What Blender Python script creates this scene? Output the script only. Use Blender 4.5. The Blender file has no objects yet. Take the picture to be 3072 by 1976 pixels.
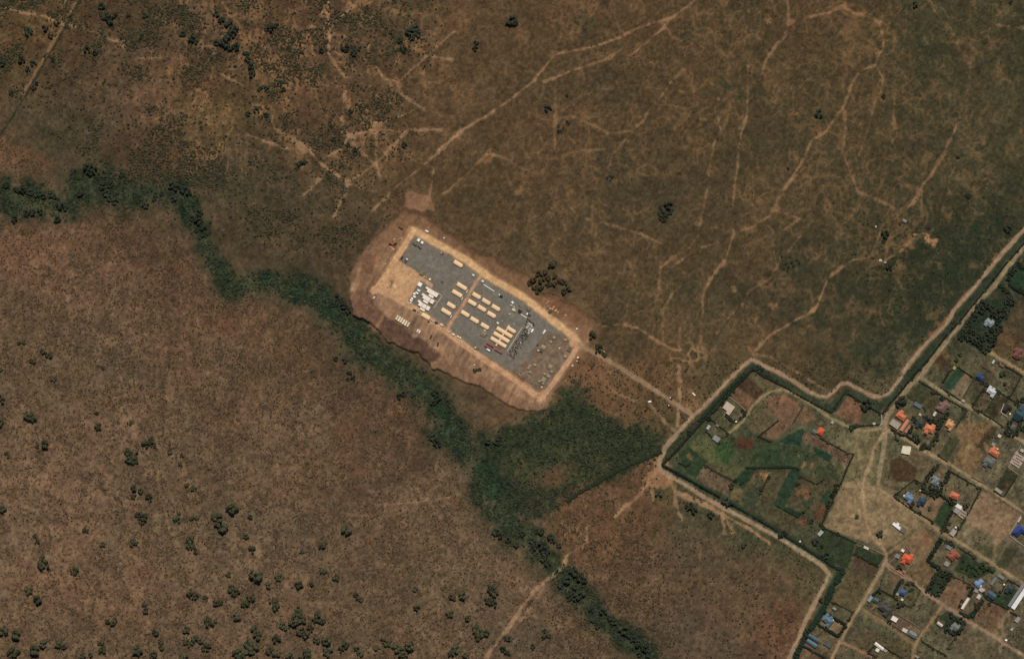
import bpy, math, random
import numpy as np

# ------------------------------------------------------------------ camera, world, sun, exposure
SC = bpy.context.scene
COL = SC.collection
S = 0.5                      # metres per survey unit (u to the east, v to the south)
def XY(u, v): return ((u - 1536.0) * S, (988.0 - v) * S)

cam_d = bpy.data.cameras.new('camera')
cam = bpy.data.objects.new('camera', cam_d); COL.objects.link(cam)
CAM_H = 6000.0
cam.location = (0, 0, CAM_H)
cam.rotation_euler = (0, 0, 0)
cam_d.sensor_width = 36.0
cam_d.lens = 36.0 * CAM_H / 1536.0
cam_d.clip_start = 10.0
cam_d.clip_end = 40000.0
SC.camera = cam

SUN_EL, SUN_AZ = 57.0, 8.0   # degrees; azimuth clockwise from north (+Y)
world = bpy.data.worlds.new('World'); SC.world = world; world.use_nodes = True
wn = world.node_tree
sky = wn.nodes.new('ShaderNodeTexSky'); sky.sky_type = 'NISHITA'; sky.sun_disc = False
sky.sun_elevation = math.radians(SUN_EL); sky.sun_rotation = math.radians(SUN_AZ)
sky.altitude = 1800; sky.air_density = 1.0; sky.dust_density = 0.6
bg = wn.nodes['Background']; bg.inputs['Strength'].default_value = 0.05
wn.links.new(sky.outputs['Color'], bg.inputs['Color'])

sun_d = bpy.data.lights.new('sun', 'SUN'); sun_d.energy = 3.55; sun_d.angle = math.radians(0.5)
sun_d.color = (1.0, 0.95, 0.87)
sun = bpy.data.objects.new('sun', sun_d); COL.objects.link(sun)
sun.location = (0, 0, 900)
_a = math.radians(SUN_AZ)
sun.rotation_euler = (math.radians(SUN_EL - 90.0), 0, -_a)   # light travels down and to the south

SC.view_settings.view_transform = 'Standard'; SC.view_settings.look = 'None'
SC.view_settings.exposure = 0.0; SC.view_settings.gamma = 1.0
SC.view_settings.use_curve_mapping = False

# ------------------------------------------------------------------ helpers
random.seed(7); RNG = np.random.default_rng(11)
KA = 1.0                      # picture value of a sunlit level white-1 surface
def lin(c):
    a = np.asarray(c, float) / 255.0
    return np.where(a <= 0.04045, a / 12.92, ((a + 0.055) / 1.055) ** 2.4)
def alb(c): return tuple(np.clip(lin(c) / KA, 0.0, 0.9))

MATS = {}
def mat(rgb, rough=0.85, mott=0.12, scale=0.6, metal=0.0, spec=0.2, stain=0.0, rnd=0.0):
    key = (tuple(rgb), rough, mott, scale, metal, spec, stain, rnd)
    if key in MATS: return MATS[key]
    m = bpy.data.materials.new('surface_%d' % len(MATS)); m.use_nodes = True
    nt = m.node_tree; N = nt.nodes; L = nt.links; b = N['Principled BSDF']
    b.inputs['Roughness'].default_value = rough; b.inputs['Metallic'].default_value = metal
    b.inputs['Specular IOR Level'].default_value = spec
    tc = N.new('ShaderNodeTexCoord'); nz = N.new('ShaderNodeTexNoise')
    nz.inputs['Scale'].default_value = scale; nz.inputs['Detail'].default_value = 5; nz.inputs['Roughness'].default_value = 0.65
    L.new(tc.outputs['Object'], nz.inputs['Vector'])
    mr = N.new('ShaderNodeMapRange'); mr.inputs[1].default_value = 0.25; mr.inputs[2].default_value = 0.75
    mr.inputs[3].default_value = 1 - mott; mr.inputs[4].default_value = 1 + mott
    L.new(nz.outputs['Fac'], mr.inputs[0])
    a = alb(rgb)
    mx = N.new('ShaderNodeMix'); mx.data_type = 'RGBA'; mx.blend_type = 'MULTIPLY'; mx.inputs[0].default_value = 1.0
    mx.inputs[6].default_value = (*a, 1)
    L.new(mr.outputs[0], mx.inputs[7]); out = mx.outputs[2]
    if rnd > 0:
        oi = N.new('ShaderNodeObjectInfo'); r2 = N.new('ShaderNodeMapRange')
        r2.inputs[3].default_value = 1 - rnd; r2.inputs[4].default_value = 1 + rnd
        L.new(oi.outputs['Random'], r2.inputs[0])
        m2 = N.new('ShaderNodeMix'); m2.data_type = 'RGBA'; m2.blend_type = 'MULTIPLY'; m2.inputs[0].default_value = 1.0
        L.new(out, m2.inputs[6]); L.new(r2.outputs[0], m2.inputs[7]); out = m2.outputs[2]
    if stain > 0:
        n2 = N.new('ShaderNodeTexNoise'); n2.inputs['Scale'].default_value = 0.22; n2.inputs['Detail'].default_value = 4
        L.new(tc.outputs['Object'], n2.inputs['Vector'])
        r3 = N.new('ShaderNodeMapRange'); r3.inputs[1].default_value = 0.5; r3.inputs[2].default_value = 0.72
        r3.inputs[3].default_value = 0; r3.inputs[4].default_value = stain
        L.new(n2.outputs['Fac'], r3.inputs[0])
        m3 = N.new('ShaderNodeMix'); m3.data_type = 'RGBA'
        m3.inputs[7].default_value = (a[0] * 0.55 + 0.03, a[1] * 0.5 + 0.02, a[2] * 0.45 + 0.01, 1)
        L.new(r3.outputs[0], m3.inputs[0]); L.new(out, m3.inputs[6]); out = m3.outputs[2]
    L.new(out, b.inputs['Base Color'])
    MATS[key] = m
    return m

def vmat(name, fine, rough=1.0, attr='tone'):
    m = bpy.data.materials.new(name); m.use_nodes = True
    nt = m.node_tree; N = nt.nodes; L = nt.links; b = N['Principled BSDF']
    b.inputs['Roughness'].default_value = rough; b.inputs['Specular IOR Level'].default_value = 0.05
    at = N.new('ShaderNodeAttribute'); at.attribute_name = attr
    tc = N.new('ShaderNodeTexCoord')
    out = at.outputs['Color']
    for sc, amp in fine:
        nz = N.new('ShaderNodeTexNoise'); nz.inputs['Scale'].default_value = sc; nz.inputs['Detail'].default_value = 3
        nz.inputs['Roughness'].default_value = 0.7
        L.new(tc.outputs['Object'], nz.inputs['Vector'])
        mr = N.new('ShaderNodeMapRange'); mr.inputs[1].default_value = 0.3; mr.inputs[2].default_value = 0.7
        mr.inputs[3].default_value = 1 - amp; mr.inputs[4].default_value = 1 + amp
        L.new(nz.outputs['Fac'], mr.inputs[0])
        mx = N.new('ShaderNodeMix'); mx.data_type = 'RGBA'; mx.blend_type = 'MULTIPLY'; mx.inputs[0].default_value = 1.0
        L.new(out, mx.inputs[6]); L.new(mr.outputs[0], mx.inputs[7]); out = mx.outputs[2]
    L.new(out, b.inputs['Base Color'])
    return m

class MB:
    """collects simple solids into one mesh"""
    def __init__(s): s.v = []; s.f = []
    def add(s, vs, fs):
        o = len(s.v); s.v += [tuple(p) for p in vs]; s.f += [tuple(i + o for i in f) for f in fs]; return s
    def box(s, cx, cy, z0, sx, sy, sz, rz=0.0, top=1.0):
        c, n = math.cos(rz), math.sin(rz); vs = []
        for k, z in ((1.0, z0), (top, z0 + sz)):
            for x, y in ((-1, -1), (1, -1), (1, 1), (-1, 1)):
                px, py = x * sx / 2 * k, y * sy / 2 * k
                vs.append((cx + px * c - py * n, cy + px * n + py * c, z))
        return s.add(vs, [(3, 2, 1, 0), (4, 5, 6, 7), (0, 1, 5, 4), (1, 2, 6, 5), (2, 3, 7, 6), (3, 0, 4, 7)])
    def loft(s, prof, x0, x1, caps=True):
        """profile [(y,z)] swept along x; closed at ends"""
        n = len(prof)
        vs = [(x0, y, z) for y, z in prof] + [(x1, y, z) for y, z in prof]
        fs = [(i, (i + 1) % n, (i + 1) % n + n, i + n) for i in range(n)]
        if caps: fs += [tuple(range(n - 1, -1, -1)), tuple(range(n, 2 * n))]
        return s.add(vs, fs)
    def cyl(s, cx, cy, z0, r0, r1, h, n=8, axis='z'):
        vs = []
        for r, t in ((r0, 0), (r1, h)):
            for i in range(n):
                a = 2 * math.pi * i / n; p, q = r * math.cos(a), r * math.sin(a)
                vs.append((cx + p, cy + q, z0 + t) if axis == 'z' else (cx + p, cy + t, z0 + q))
        fs = [(i, (i + 1) % n, (i + 1) % n + n, i + n) for i in range(n)] + [tuple(range(n - 1, -1, -1)), tuple(range(n, 2 * n))]
        return s.add(vs, fs)
    def tube(s, p0, p1, r0, r1, n=6):
        p0 = np.array(p0, float); p1 = np.array(p1, float); d = p1 - p0; d /= np.linalg.norm(d) + 1e-9
        a = np.cross(d, (0.3, 0.9, 0.1)); a /= np.linalg.norm(a); b = np.cross(d, a); vs = []
        for p, r in ((p0, r0), (p1, r1)):
            for i in range(n):
                t = 2 * math.pi * i / n; vs.append(tuple(p + (a * math.cos(t) + b * math.sin(t)) * r))
        return s.add(vs, [(i, (i + 1) % n, (i + 1) % n + n, i + n) for i in range(n)] + [tuple(range(n - 1, -1, -1)), tuple(range(n, 2 * n))])
    def hip(s, cx, cy, z0, lx, ly, h, ridge=None, oh=0.0):
        """hip roof block, a solid with a flat base; long axis x (or y when ly > lx)"""
        a, b = lx / 2 + oh, ly / 2 + oh
        if ridge is None: ridge = max(0.0, abs(a - b)) if True else 0
        base = [(-a, -b), (a, -b), (a, b), (-a, b)]
        vs = [(cx + x, cy + y, z0) for x, y in base] + [(cx + x, cy + y, z0 + 0.18) for x, y in base]
        if a >= b:
            vs += [(cx - ridge - 0.02, cy, z0 + h), (cx + ridge + 0.02, cy, z0 + h)]
            top = [(4, 5, 9, 8), (6, 7, 8, 9), (5, 6, 9), (7, 4, 8)]
        else:
            vs += [(cx, cy - ridge - 0.02, z0 + h), (cx, cy + ridge + 0.02, z0 + h)]
            top = [(4, 5, 8), (5, 6, 9, 8), (6, 7, 9), (7, 4, 8, 9)]
        return s.add(vs, [(3, 2, 1, 0), (0, 1, 5, 4), (1, 2, 6, 5), (2, 3, 7, 6), (3, 0, 4, 7)] + top)
    def mesh(s, name, m):
        me = bpy.data.meshes.new(name); me.from_pydata(s.v, [], s.f); me.materials.append(m); me.update(); return me

MESH = {}
def cached(key, fn):
    if key not in MESH: MESH[key] = fn()
    return MESH[key]

def part(name, me, parent, loc=(0, 0, 0), rz=0.0, scale=None):
    if isinstance(me, tuple): me = me[0].mesh(name, me[1])
    o = bpy.data.objects.new(name, me); COL.objects.link(o); o.parent = parent
    o.location = loc; o.rotation_euler = (0, 0, rz)
    if scale: o.scale = scale
    return o
def tag(o, label, cat, group=None, kind=None):
    if label: o['label'] = label
    if cat: o['category'] = cat
    if group: o['group'] = group
    if kind: o['kind'] = kind
    return o
def thing(name, label, cat, u, v, ang=0.0, group=None, z=None):
    """Empty at the base; ang = degrees the long axis is turned clockwise as seen from above"""
    o = bpy.data.objects.new(name, None); COL.objects.link(o); o.empty_display_size = 1.0
    x, y = XY(u, v); o.location = (x, y, hz(u, v) if z is None else z); o.rotation_euler = (0, 0, -math.radians(ang))
    return tag(o, label, cat, group)
def pts(s):
    return [tuple(float(q) for q in p.split(',')) for p in s.split()]
# ------------------------------------------------------------------ the ground: one height field carrying soil, grass, tracks and fields
STEP = 3.0
inner_u = np.arange(-150.0, 3222.1, STEP); inner_v = np.arange(-150.0, 2126.1, STEP)
out = np.array([180.0, 260.0, 420.0, 800.0, 1600.0, 3400.0, 7500.0, 16000.0])
gu = np.concatenate([(-150.0 - out)[::-1], inner_u, 3222.0 + out]); gv = np.concatenate([(-150.0 - out)[::-1], inner_v, 2126.0 + out])
NO = len(out); NU, NV = len(gu), len(gv)
U, V = np.meshgrid(gu, gv)

def vnoise(u, v, sc, seed):
    x = u / sc + seed * 17.31; y = v / sc + seed * 9.17
    xi = np.floor(x).astype(np.int64); yi = np.floor(y).astype(np.int64)
    fx = x - xi; fy = y - yi; fx = fx * fx * (3 - 2 * fx); fy = fy * fy * (3 - 2 * fy)
    def h(a, b):
        n = (a * 374761393 + b * 668265263 + seed * 1442695041) & 0xffffffff
        n = ((n ^ (n >> 13)) * 1274126177) & 0xffffffff
        return ((n ^ (n >> 16)) & 0xffff) / 65535.0
    return (h(xi, yi) * (1 - fx) + h(xi + 1, yi) * fx) * (1 - fy) + (h(xi, yi + 1) * (1 - fx) + h(xi + 1, yi + 1) * fx) * fy
def fbm(u, v, sc, seed, n=4, g=0.55):
    t = 0; a = 1; w = 0
    for i in range(n): t = t + a * vnoise(u, v, sc / 2 ** i, seed + i); w += a; a *= g
    return t / w
def ss(a, b, x): t = np.clip((x - a) / (b - a), 0, 1); return t * t * (3 - 2 * t)

WU = fbm(U, V, 90, 3) - 0.5; WV = fbm(U, V, 90, 31) - 0.5      # warp fields
wu = fbm(U, V, 16, 5, 2) - 0.5; wv = fbm(U, V, 16, 51, 2) - 0.5
n8 = fbm(U, V, 9, 60, 2); n30 = fbm(U, V, 36, 70, 3); n150 = fbm(U, V, 170, 80, 3); n4 = vnoise(U, V, 4.5, 90); m150 = fbm(U, V, 130, 95, 2)

ANCH = '''400,1300,101,81,62 900,1300,98,79,60 700,1700,101,81,62 300,900,98,77,59 100,700,102,77,58 300,1020,94,76,57 600,1050,97,77,58 150,1500,107,84,64
 600,200,82,64,46 100,420,72,65,46 250,330,74,63,46 420,300,93,73,55 60,90,90,70,46 650,330,90,74,48 450,500,84,63,47 700,560,72,63,46 250,60,80,62,44 30,470,92,70,52
 1000,250,87,67,48 1100,500,85,68,47 1300,200,87,69,48 1500,450,79,65,45 900,60,86,66,47 1500,100,83,66,46 1650,150,81,65,45
 1900,300,76,63,44 2200,300,75,63,43 2500,300,72,63,43 2900,150,62,60,41 2950,400,69,64,44 2700,500,67,61,42 1900,600,75,63,44 2200,750,73,63,44 2400,850,64,59,42 2600,950,59,57,40 2850,850,47,51,36 2900,700,52,54,38 2780,930,48,52,36 2450,1080,76,64,44 1750,250,77,63,44 2050,100,78,64,44 2400,100,77,63,43
 1900,1000,74,62,43 1950,1150,96,72,49 1850,1180,96,75,53 1760,1080,104,79,57
 1750,1550,95,73,53 2000,1700,91,73,55 2250,1750,92,73,55 2350,1850,96,69,51 1400,1700,98,80,61 1550,1800,95,77,59 2100,1900,89,72,56 1300,1500,99,80,61 1200,1300,88,67,50 1100,1250,92,69,52 1000,1050,86,67,49 1900,1480,94,72,52
 850,600,76,63,46 800,700,76,65,46 900,760,71,61,44 600,880,92,71,54 820,1000,92,71,52 680,760,76,62,45 560,700,84,68,50
 2700,1150,88,78,56 2600,1400,104,90,64 2900,1500,100,84,61 2900,1850,92,79,58 2300,1240,92,82,58 2700,1800,90,80,57 2500,1750,88,79,56 3000,1100,86,77,55 2150,1400,70,70,47 2250,1450,64,66,45 2350,1480,68,68,47 2300,1370,62,66,44 2430,1560,76,72,50 2080,1370,62,66,44'''
an = np.array([[float(q) for q in a.split(',')] for a in ANCH.split()])
uu = np.clip(U, -300, 3370) + WU * 190; vv = np.clip(V, -300, 2280) + WV * 190
acc = np.zeros(U.shape + (3,)); wsum = np.zeros(U.shape)
for a in an:
    w = 1.0 / (((uu - a[0]) ** 2 + (vv - a[1]) ** 2) / 1e4 + 0.08) ** 1.7
    acc += w[..., None] * a[2:]; wsum += w
C = acc / wsum[..., None]
# broad hue drift between ruddy earth and olive grass, then mottling
op = (ss(1300, 1700, U) * (1 - ss(960, 1100, V)))[..., None]
d = (n150 - 0.5)[..., None] * np.array([15, 3, 1.0]) + (n30 - 0.5)[..., None] * np.array([30, 23, 17.0]) * (1 - .5 * op)
C = C + d
C *= (1 + (n8 - 0.5) * 0.42 + (n4 - 0.5) * 0.20)[..., None]
C = C * 0.9 + C.mean(2, keepdims=True) * np.array([1.16, .99, .85]) * 0.1

def box_of(u0, v0, u1, v1):
    i0 = np.searchsorted(gu, u0); i1 = np.searchsorted(gu, u1); j0 = np.searchsorted(gv, v0); j1 = np.searchsorted(gv, v1)
    return slice(max(j0 - 1, 0), j1 + 1), slice(max(i0 - 1, 0), i1 + 1)
def lay(sl, m, c, tex=0.12):
    c = np.asarray(c, float) * (1 + (n8[sl] - 0.5)[..., None] * 2 * tex)
    C[sl] = C[sl] * (1 - m[..., None]) + c * m[..., None]
def segdist(p, q, u, v):
    dx, dy = q[0] - p[0], q[1] - p[1]; L2 = dx * dx + dy * dy + 1e-9
    t = np.clip(((u - p[0]) * dx + (v - p[1]) * dy) / L2, 0, 1)
    return np.hypot(u - p[0] - t * dx, v - p[1] - t * dy), t
def line_dist(P, m):
    """distance to a polyline within margin m of it: (slice, distance)"""
    xs = [p[0] for p in P]; ys = [p[1] for p in P]
    full = np.full(U.shape, 1e6)
    for p, q in zip(P[:-1], P[1:]):
        sl = box_of(min(p[0], q[0]) - m, min(p[1], q[1]) - m, max(p[0], q[0]) + m, max(p[1], q[1]) + m)
        dd, _ = segdist(p, q, U[sl], V[sl]); full[sl] = np.minimum(full[sl], dd)
    return box_of(min(xs) - m, min(ys) - m, max(xs) + m, max(ys) + m), full
def poly_sd(P, m, warp=3.0):
    """signed distance to polygon (negative inside)"""
    xs = [p[0] for p in P]; ys = [p[1] for p in P]
    sl = box_of(min(xs) - m, min(ys) - m, max(xs) + m, max(ys) + m)
    u = U[sl] + wu[sl] * warp * 2; v = V[sl] + wv[sl] * warp * 2
    dd = np.full(u.shape, 1e6); ins = np.zeros(u.shape, bool)
    for p, q in zip(P, P[1:] + P[:1]):
        e, _ = segdist(p, q, u, v); dd = np.minimum(dd, e)
        if p[1] != q[1]:
            c = ((p[1] > v) != (q[1] > v)) & (u < (q[0] - p[0]) * (v - p[1]) / (q[1] - p[1]) + p[0]); ins ^= c
    return sl, np.where(ins, -dd, dd)
ZONE = np.zeros(U.shape, np.int32); ZN = {}          # which cells belong to roads, yards and fields
def zone(sl, cond, name):
    k = len(ZN) + 1; ZN[k] = name; z = ZONE[sl]; z[cond] = k; ZONE[sl] = z
def track(s, w=3.0, a=0.5, c=(150, 108, 74), soft=2.5, brk=0.45):
    P = pts(s) if isinstance(s, str) else s
    sl, D = line_dist(P, w + 14); D = D[sl] + (wu[sl] + wv[sl]) * 7.5
    wl = w / 2 * (0.55 + 0.9 * n30[sl])
    m = 1 - ss(wl, wl + soft, D)
    m *= a * (1 - brk + brk * ss(0.3, 0.62, n8[sl] * 0.45 + n30[sl] * 0.55))
    lay(sl, m, c)
    # the trampled margin
    m2 = (1 - ss(wl, wl + 9, D)) * a * 0.22 * ss(0.35, 0.6, n30[sl])
    lay(sl, m2, c)
def blob(u, v, r, c, a=0.7, ry=None, ang=0, soft=0.6, rag=0.5):
    ry = ry or r; R = max(r, ry) * 1.8
    sl = box_of(u - R, v - R, u + R, v + R); t = math.radians(ang)
    du = U[sl] - u + WU[sl] * r * 1.2 + wu[sl] * min(r, 26) * 2.6; dv = V[sl] - v + WV[sl] * r * 1.2 + wv[sl] * min(r, 26) * 2.6
    x = (du * math.cos(t) + dv * math.sin(t)) / r; y = (-du * math.sin(t) + dv * math.cos(t)) / ry
    q = np.hypot(x, y) + (n30[sl] - 0.5) * 2.6 * rag + (n8[sl] - 0.5) * 1.5 * rag
    lay(sl, (1 - ss(1 - soft, 1.05, q)) * a, c)
def poly(s, c, a=0.9, soft=3.0, warp=2.0, tex=0.12, rows=None, name=None):
    P = pts(s) if isinstance(s, str) else s
    sl, D = poly_sd(P, soft + 4, warp); m = (1 - ss(-soft / 2, soft / 2, D)) * a
    if rows:
        sp, ang, k = rows; t = math.radians(ang)
        ph = (U[sl] * math.cos(t) + V[sl] * math.sin(t)) / sp * 2 * math.pi
        cc = np.asarray(c, float) * (1 + k * np.sin(ph) * (0.4 + n30[sl]))[..., None]
        C[sl] = C[sl] * (1 - m[..., None]) + cc * (1 + (n8[sl] - 0.5)[..., None] * 2 * tex) * m[..., None]
    else: lay(sl, m, c, tex)
    if name: zone(sl, D < 0, name)
    return sl, D
def road(s, w, c, name='road', a=0.95, soft=3.0, wob=3.0, rut=0.08):
    P = pts(s) if isinstance(s, str) else s
    sl, D = line_dist(P, w + 12); E = D[sl] + (wu[sl] + wv[sl]) * wob * 1.3 + (n30[sl] - .5) * w * .4
    sh = (1 - ss(w / 2, w / 2 + 8, E)) * 0.45 * ss(0.3, 0.6, n30[sl]); lay(sl, sh, np.asarray(c) * 0.92)
    lay(sl, (1 - ss(w / 2 - soft / 2, w / 2 + soft / 2, E)) * a, c)
    if rut:
        r = np.exp(-((np.abs(E) - w * 0.24) / 1.6) ** 2) * rut * (D[sl] < w / 2); C[sl] *= (1 + r)[..., None]
    if name: zone(sl, E < w / 2, name)

# --- streamside greenery
RIV = '''-140,600,60 0,600,56 60,600,48 130,606,50 190,610,54 240,560,58 290,540,55 350,565,55 430,580,52 520,580,40 570,620,42 600,680,34 620,740,32 650,800,34 690,850,42 730,862,38 800,845,38 860,850,42 920,878,44 980,908,50 1040,962,56 1070,1010,54 1110,1050,58 1160,1090,56 1220,1130,56 1280,1180,60 1320,1240,54 1350,1290,54 1400,1350,52 1440,1410,58 1470,1470,62 1500,1530,58 1540,1580,46 1600,1620,48 1640,1680,42 1690,1730,44 1730,1780,42 1790,1840,36 1860,1890,40 1920,1940,42 1960,2000,42 2010,2080,42 2080,2180,42'''
riv = np.array([[float(q) for q in a.split(',')] for a in RIV.split()])
RD = np.full(U.shape, 9.0)
uw = U + WU * 46 + wu * 14; vw = V + WV * 46 + wv * 14
for p, q in zip(riv[:-1], riv[1:]):
    sl = box_of(min(p[0], q[0]) - 160, min(p[1], q[1]) - 160, max(p[0], q[0]) + 160, max(p[1], q[1]) + 160)
    e, t = segdist(p, q, uw[sl], vw[sl]); RD[sl] = np.minimum(RD[sl], e / (p[2] + (q[2] - p[2]) * t))
GREEN = 1 - ss(0.32, 1.18, RD + (n30 - 0.5) * 0.9 + (n8 - 0.5) * 0.35)
WEDGE = pts('1650,1172 1690,1140 1720,1136 1760,1180 1800,1230 1850,1258 1920,1275 1992,1298 1990,1362 1900,1402 1800,1450 1700,1500 1600,1562 1520,1570 1440,1450 1420,1370 1460,1310 1520,1262 1600,1243 1640,1232 1660,1200')
sl, D = poly_sd(WEDGE, 60, 9.0)
WG = np.zeros(U.shape); WG[sl] = 1 - ss(-30, 16, D + (n30[sl] - 0.5) * 56 + (n8[sl] - .5) * 18)
bx = ((U - 1655) * math.cos(-.25) + (V - 1425) * math.sin(-.25)) / 105, (-(U - 1655) * math.sin(-.25) + (V - 1425) * math.cos(-.25)) / 40
WG *= 1 - 0.7 * (1 - ss(0.2, 1.3, np.hypot(*bx) + (n30 - 0.5) * 1.3))
gcol = np.array([49, 55, 39.0]) + (n30 - 0.5)[..., None] * np.array([60, 40, 26]) + (n8 - 0.5)[..., None] * np.array([34, 40, 30])
HALO = (1 - ss(0.8, 2.1, RD + (n30 - .5) * 1.0)) * .5
C = C * (1 - HALO[..., None]) + (np.array([66, 63, 46.0]) + (n30 - .5)[..., None] * 20) * HALO[..., None]
C = C * (1 - 0.88 * GREEN[..., None]) + gcol * 0.88 * GREEN[..., None]
wcol = np.array([46, 54, 37.0]) + (n30 - 0.5)[..., None] * np.array([56, 36, 22]) + (n8 - 0.5)[..., None] * np.array([34, 36, 26]) + (n150 - 0.5)[..., None] * np.array([20, 14, 6])
C = C * (1 - 0.88 * WG[..., None]) + wcol * 0.88 * WG[..., None]
# brighter reed bed along the stream line
RB = (1 - ss(0.0, 0.36, RD + (n30 - 0.5) * 0.5)) * ss(600, 760, U) * (1 - ss(1540, 1640, U))
C += (RB * (n8 * 1.3 - 0.2))[..., None] * np.array([5, 14, 9])
# pale cattle trace in the reed bed
for s in ('80,595 120,615 145,640 165,652', '1430,1430 1470,1530 1520,1580 1560,1620'): track(s, 3, 0.35, (92, 92, 58))

# --- patches of different cover on the plain
for a in ('1760,66,52,30,-55 1784,249,36,30,0 1741,178,17,17,0 2200,275,70,22,20 2330,305,70,20,25 2470,345,60,14,22 1047,58,18,14,0 1094,78,16,24,0 1168,136,52,26,-25 965,218,16,20,0 1168,385,26,20,0 2090,95,40,24,-30 2745,14,40,24,0 2300,720,60,40,0 2560,1050,70,60,0 2880,720,120,40,-35 2950,620,90,30,-40 2700,1000,90,26,-55 2650,1120,40,40,0 2820,940,50,16,-50 1990,930,40,60,0 2390,790,60,50,0 2440,960,40,60,0').split():
    u, v, r, ry, an_ = [float(q) for q in a.split(',')]; blob(u, v, r, (50, 56, 40), 0.5, ry, an_, 0.85, 0.7)
for a in ('142,262,22,108,74,52 290,310,24,108,78,60 400,340,40,98,76,58 650,330,30,94,78,50 680,370,24,92,76,48 1215,560,1,90,70,50 470,340,30,96,74,56 70,470,40,104,74,54 140,500,40,104,74,54 520,480,50,98,70,50 60,1400,26,116,86,64 420,1690,60,112,84,64 200,1750,50,114,84,63 50,1760,40,114,84,63 660,980,40,104,72,52 1050,1280,50,104,74,54 1370,1500,30,112,78,57 1420,1900,60,104,78,60 870,1830,50,116,86,64 800,1800,40,112,84,62 1090,1420,40,108,80,60 700,1000,40,106,74,54 555,790,20,106,74,52 2030,1500,40,120,90,62 1855,1220,50,106,79,56 1800,1180,44,110,82,59 1660,1435,42,98,72,51 1720,1500,40,100,75,54 1800,1580,36,104,77,55 1650,1290,1,80,70,50').split():
    u, v, r, *c = [float(q) for q in a.split(',')]; blob(u, v, r, c, 0.55, r * 0.8, 20, 0.8, 0.8)

# --- fine web of cattle tracks on the open plain to the north and east
rg = 1 - np.abs(2 * fbm(U + WU * 60, V * 0.8 + WV * 60, 70, 131, 3) - 1); rg2 = 1 - np.abs(2 * fbm(U * 1.3 + WU * 40, V * 0.7, 46, 151, 3) - 1)
pl = ss(1300, 1700, U) * (1 - ss(960, 1080, V)) * (1 - GREEN)
nw = ss(380, 600, U) * (1 - ss(1150, 1500, U)) * (1 - ss(420, 620, V))
rg4 = 1 - np.abs(2 * fbm(U * 1.5 + WU * 70, V * .75 + WV * 50, 60, 191, 2) - 1); rg5 = 1 - np.abs(2 * fbm(U * .9 + WU * 70, V * 1.2 + WV * 70, 110, 197, 2) - 1)
vein = np.maximum.reduce([ss(0.93, 0.985, rg), 0.9 * ss(0.94, 0.99, rg2), ss(.955, .99, rg4), ss(.965, .993, rg5)]) * (0.4 * pl + 0.85 * nw) * ss(0.36, 0.58, n30 * .6 + m150 * .4)
lay((slice(None), slice(None)), vein, (138, 102, 70))
ck = np.exp(-(((U - 2062) / 62) ** 2 + ((V - 1062) / 36) ** 2)); rg3 = 1 - np.abs(2 * fbm(U, V, 26, 171, 2) - 1)
lay((slice(None), slice(None)), np.clip(ck * 1.4, 0, 1) * ss(0.78, 0.93, rg3) * 0.8, (150, 116, 82))
lay((slice(None), slice(None)), nw * ss(.80, .94, rg3) * ss(.4, .6, m150) * .45, (126, 98, 74)); lay((slice(None), slice(None)), pl * ss(.86, .96, rg3) * ss(.4, .6, m150) * .2, (124, 92, 64))
ck = np.exp(-(((U - 2700) / 120) ** 2 + ((V - 720) / 60) ** 2))
lay((slice(None), slice(None)), np.clip(ck, 0, 1) * ss(0.82, 0.95, rg3) * 0.5, (140, 98, 62))

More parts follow.
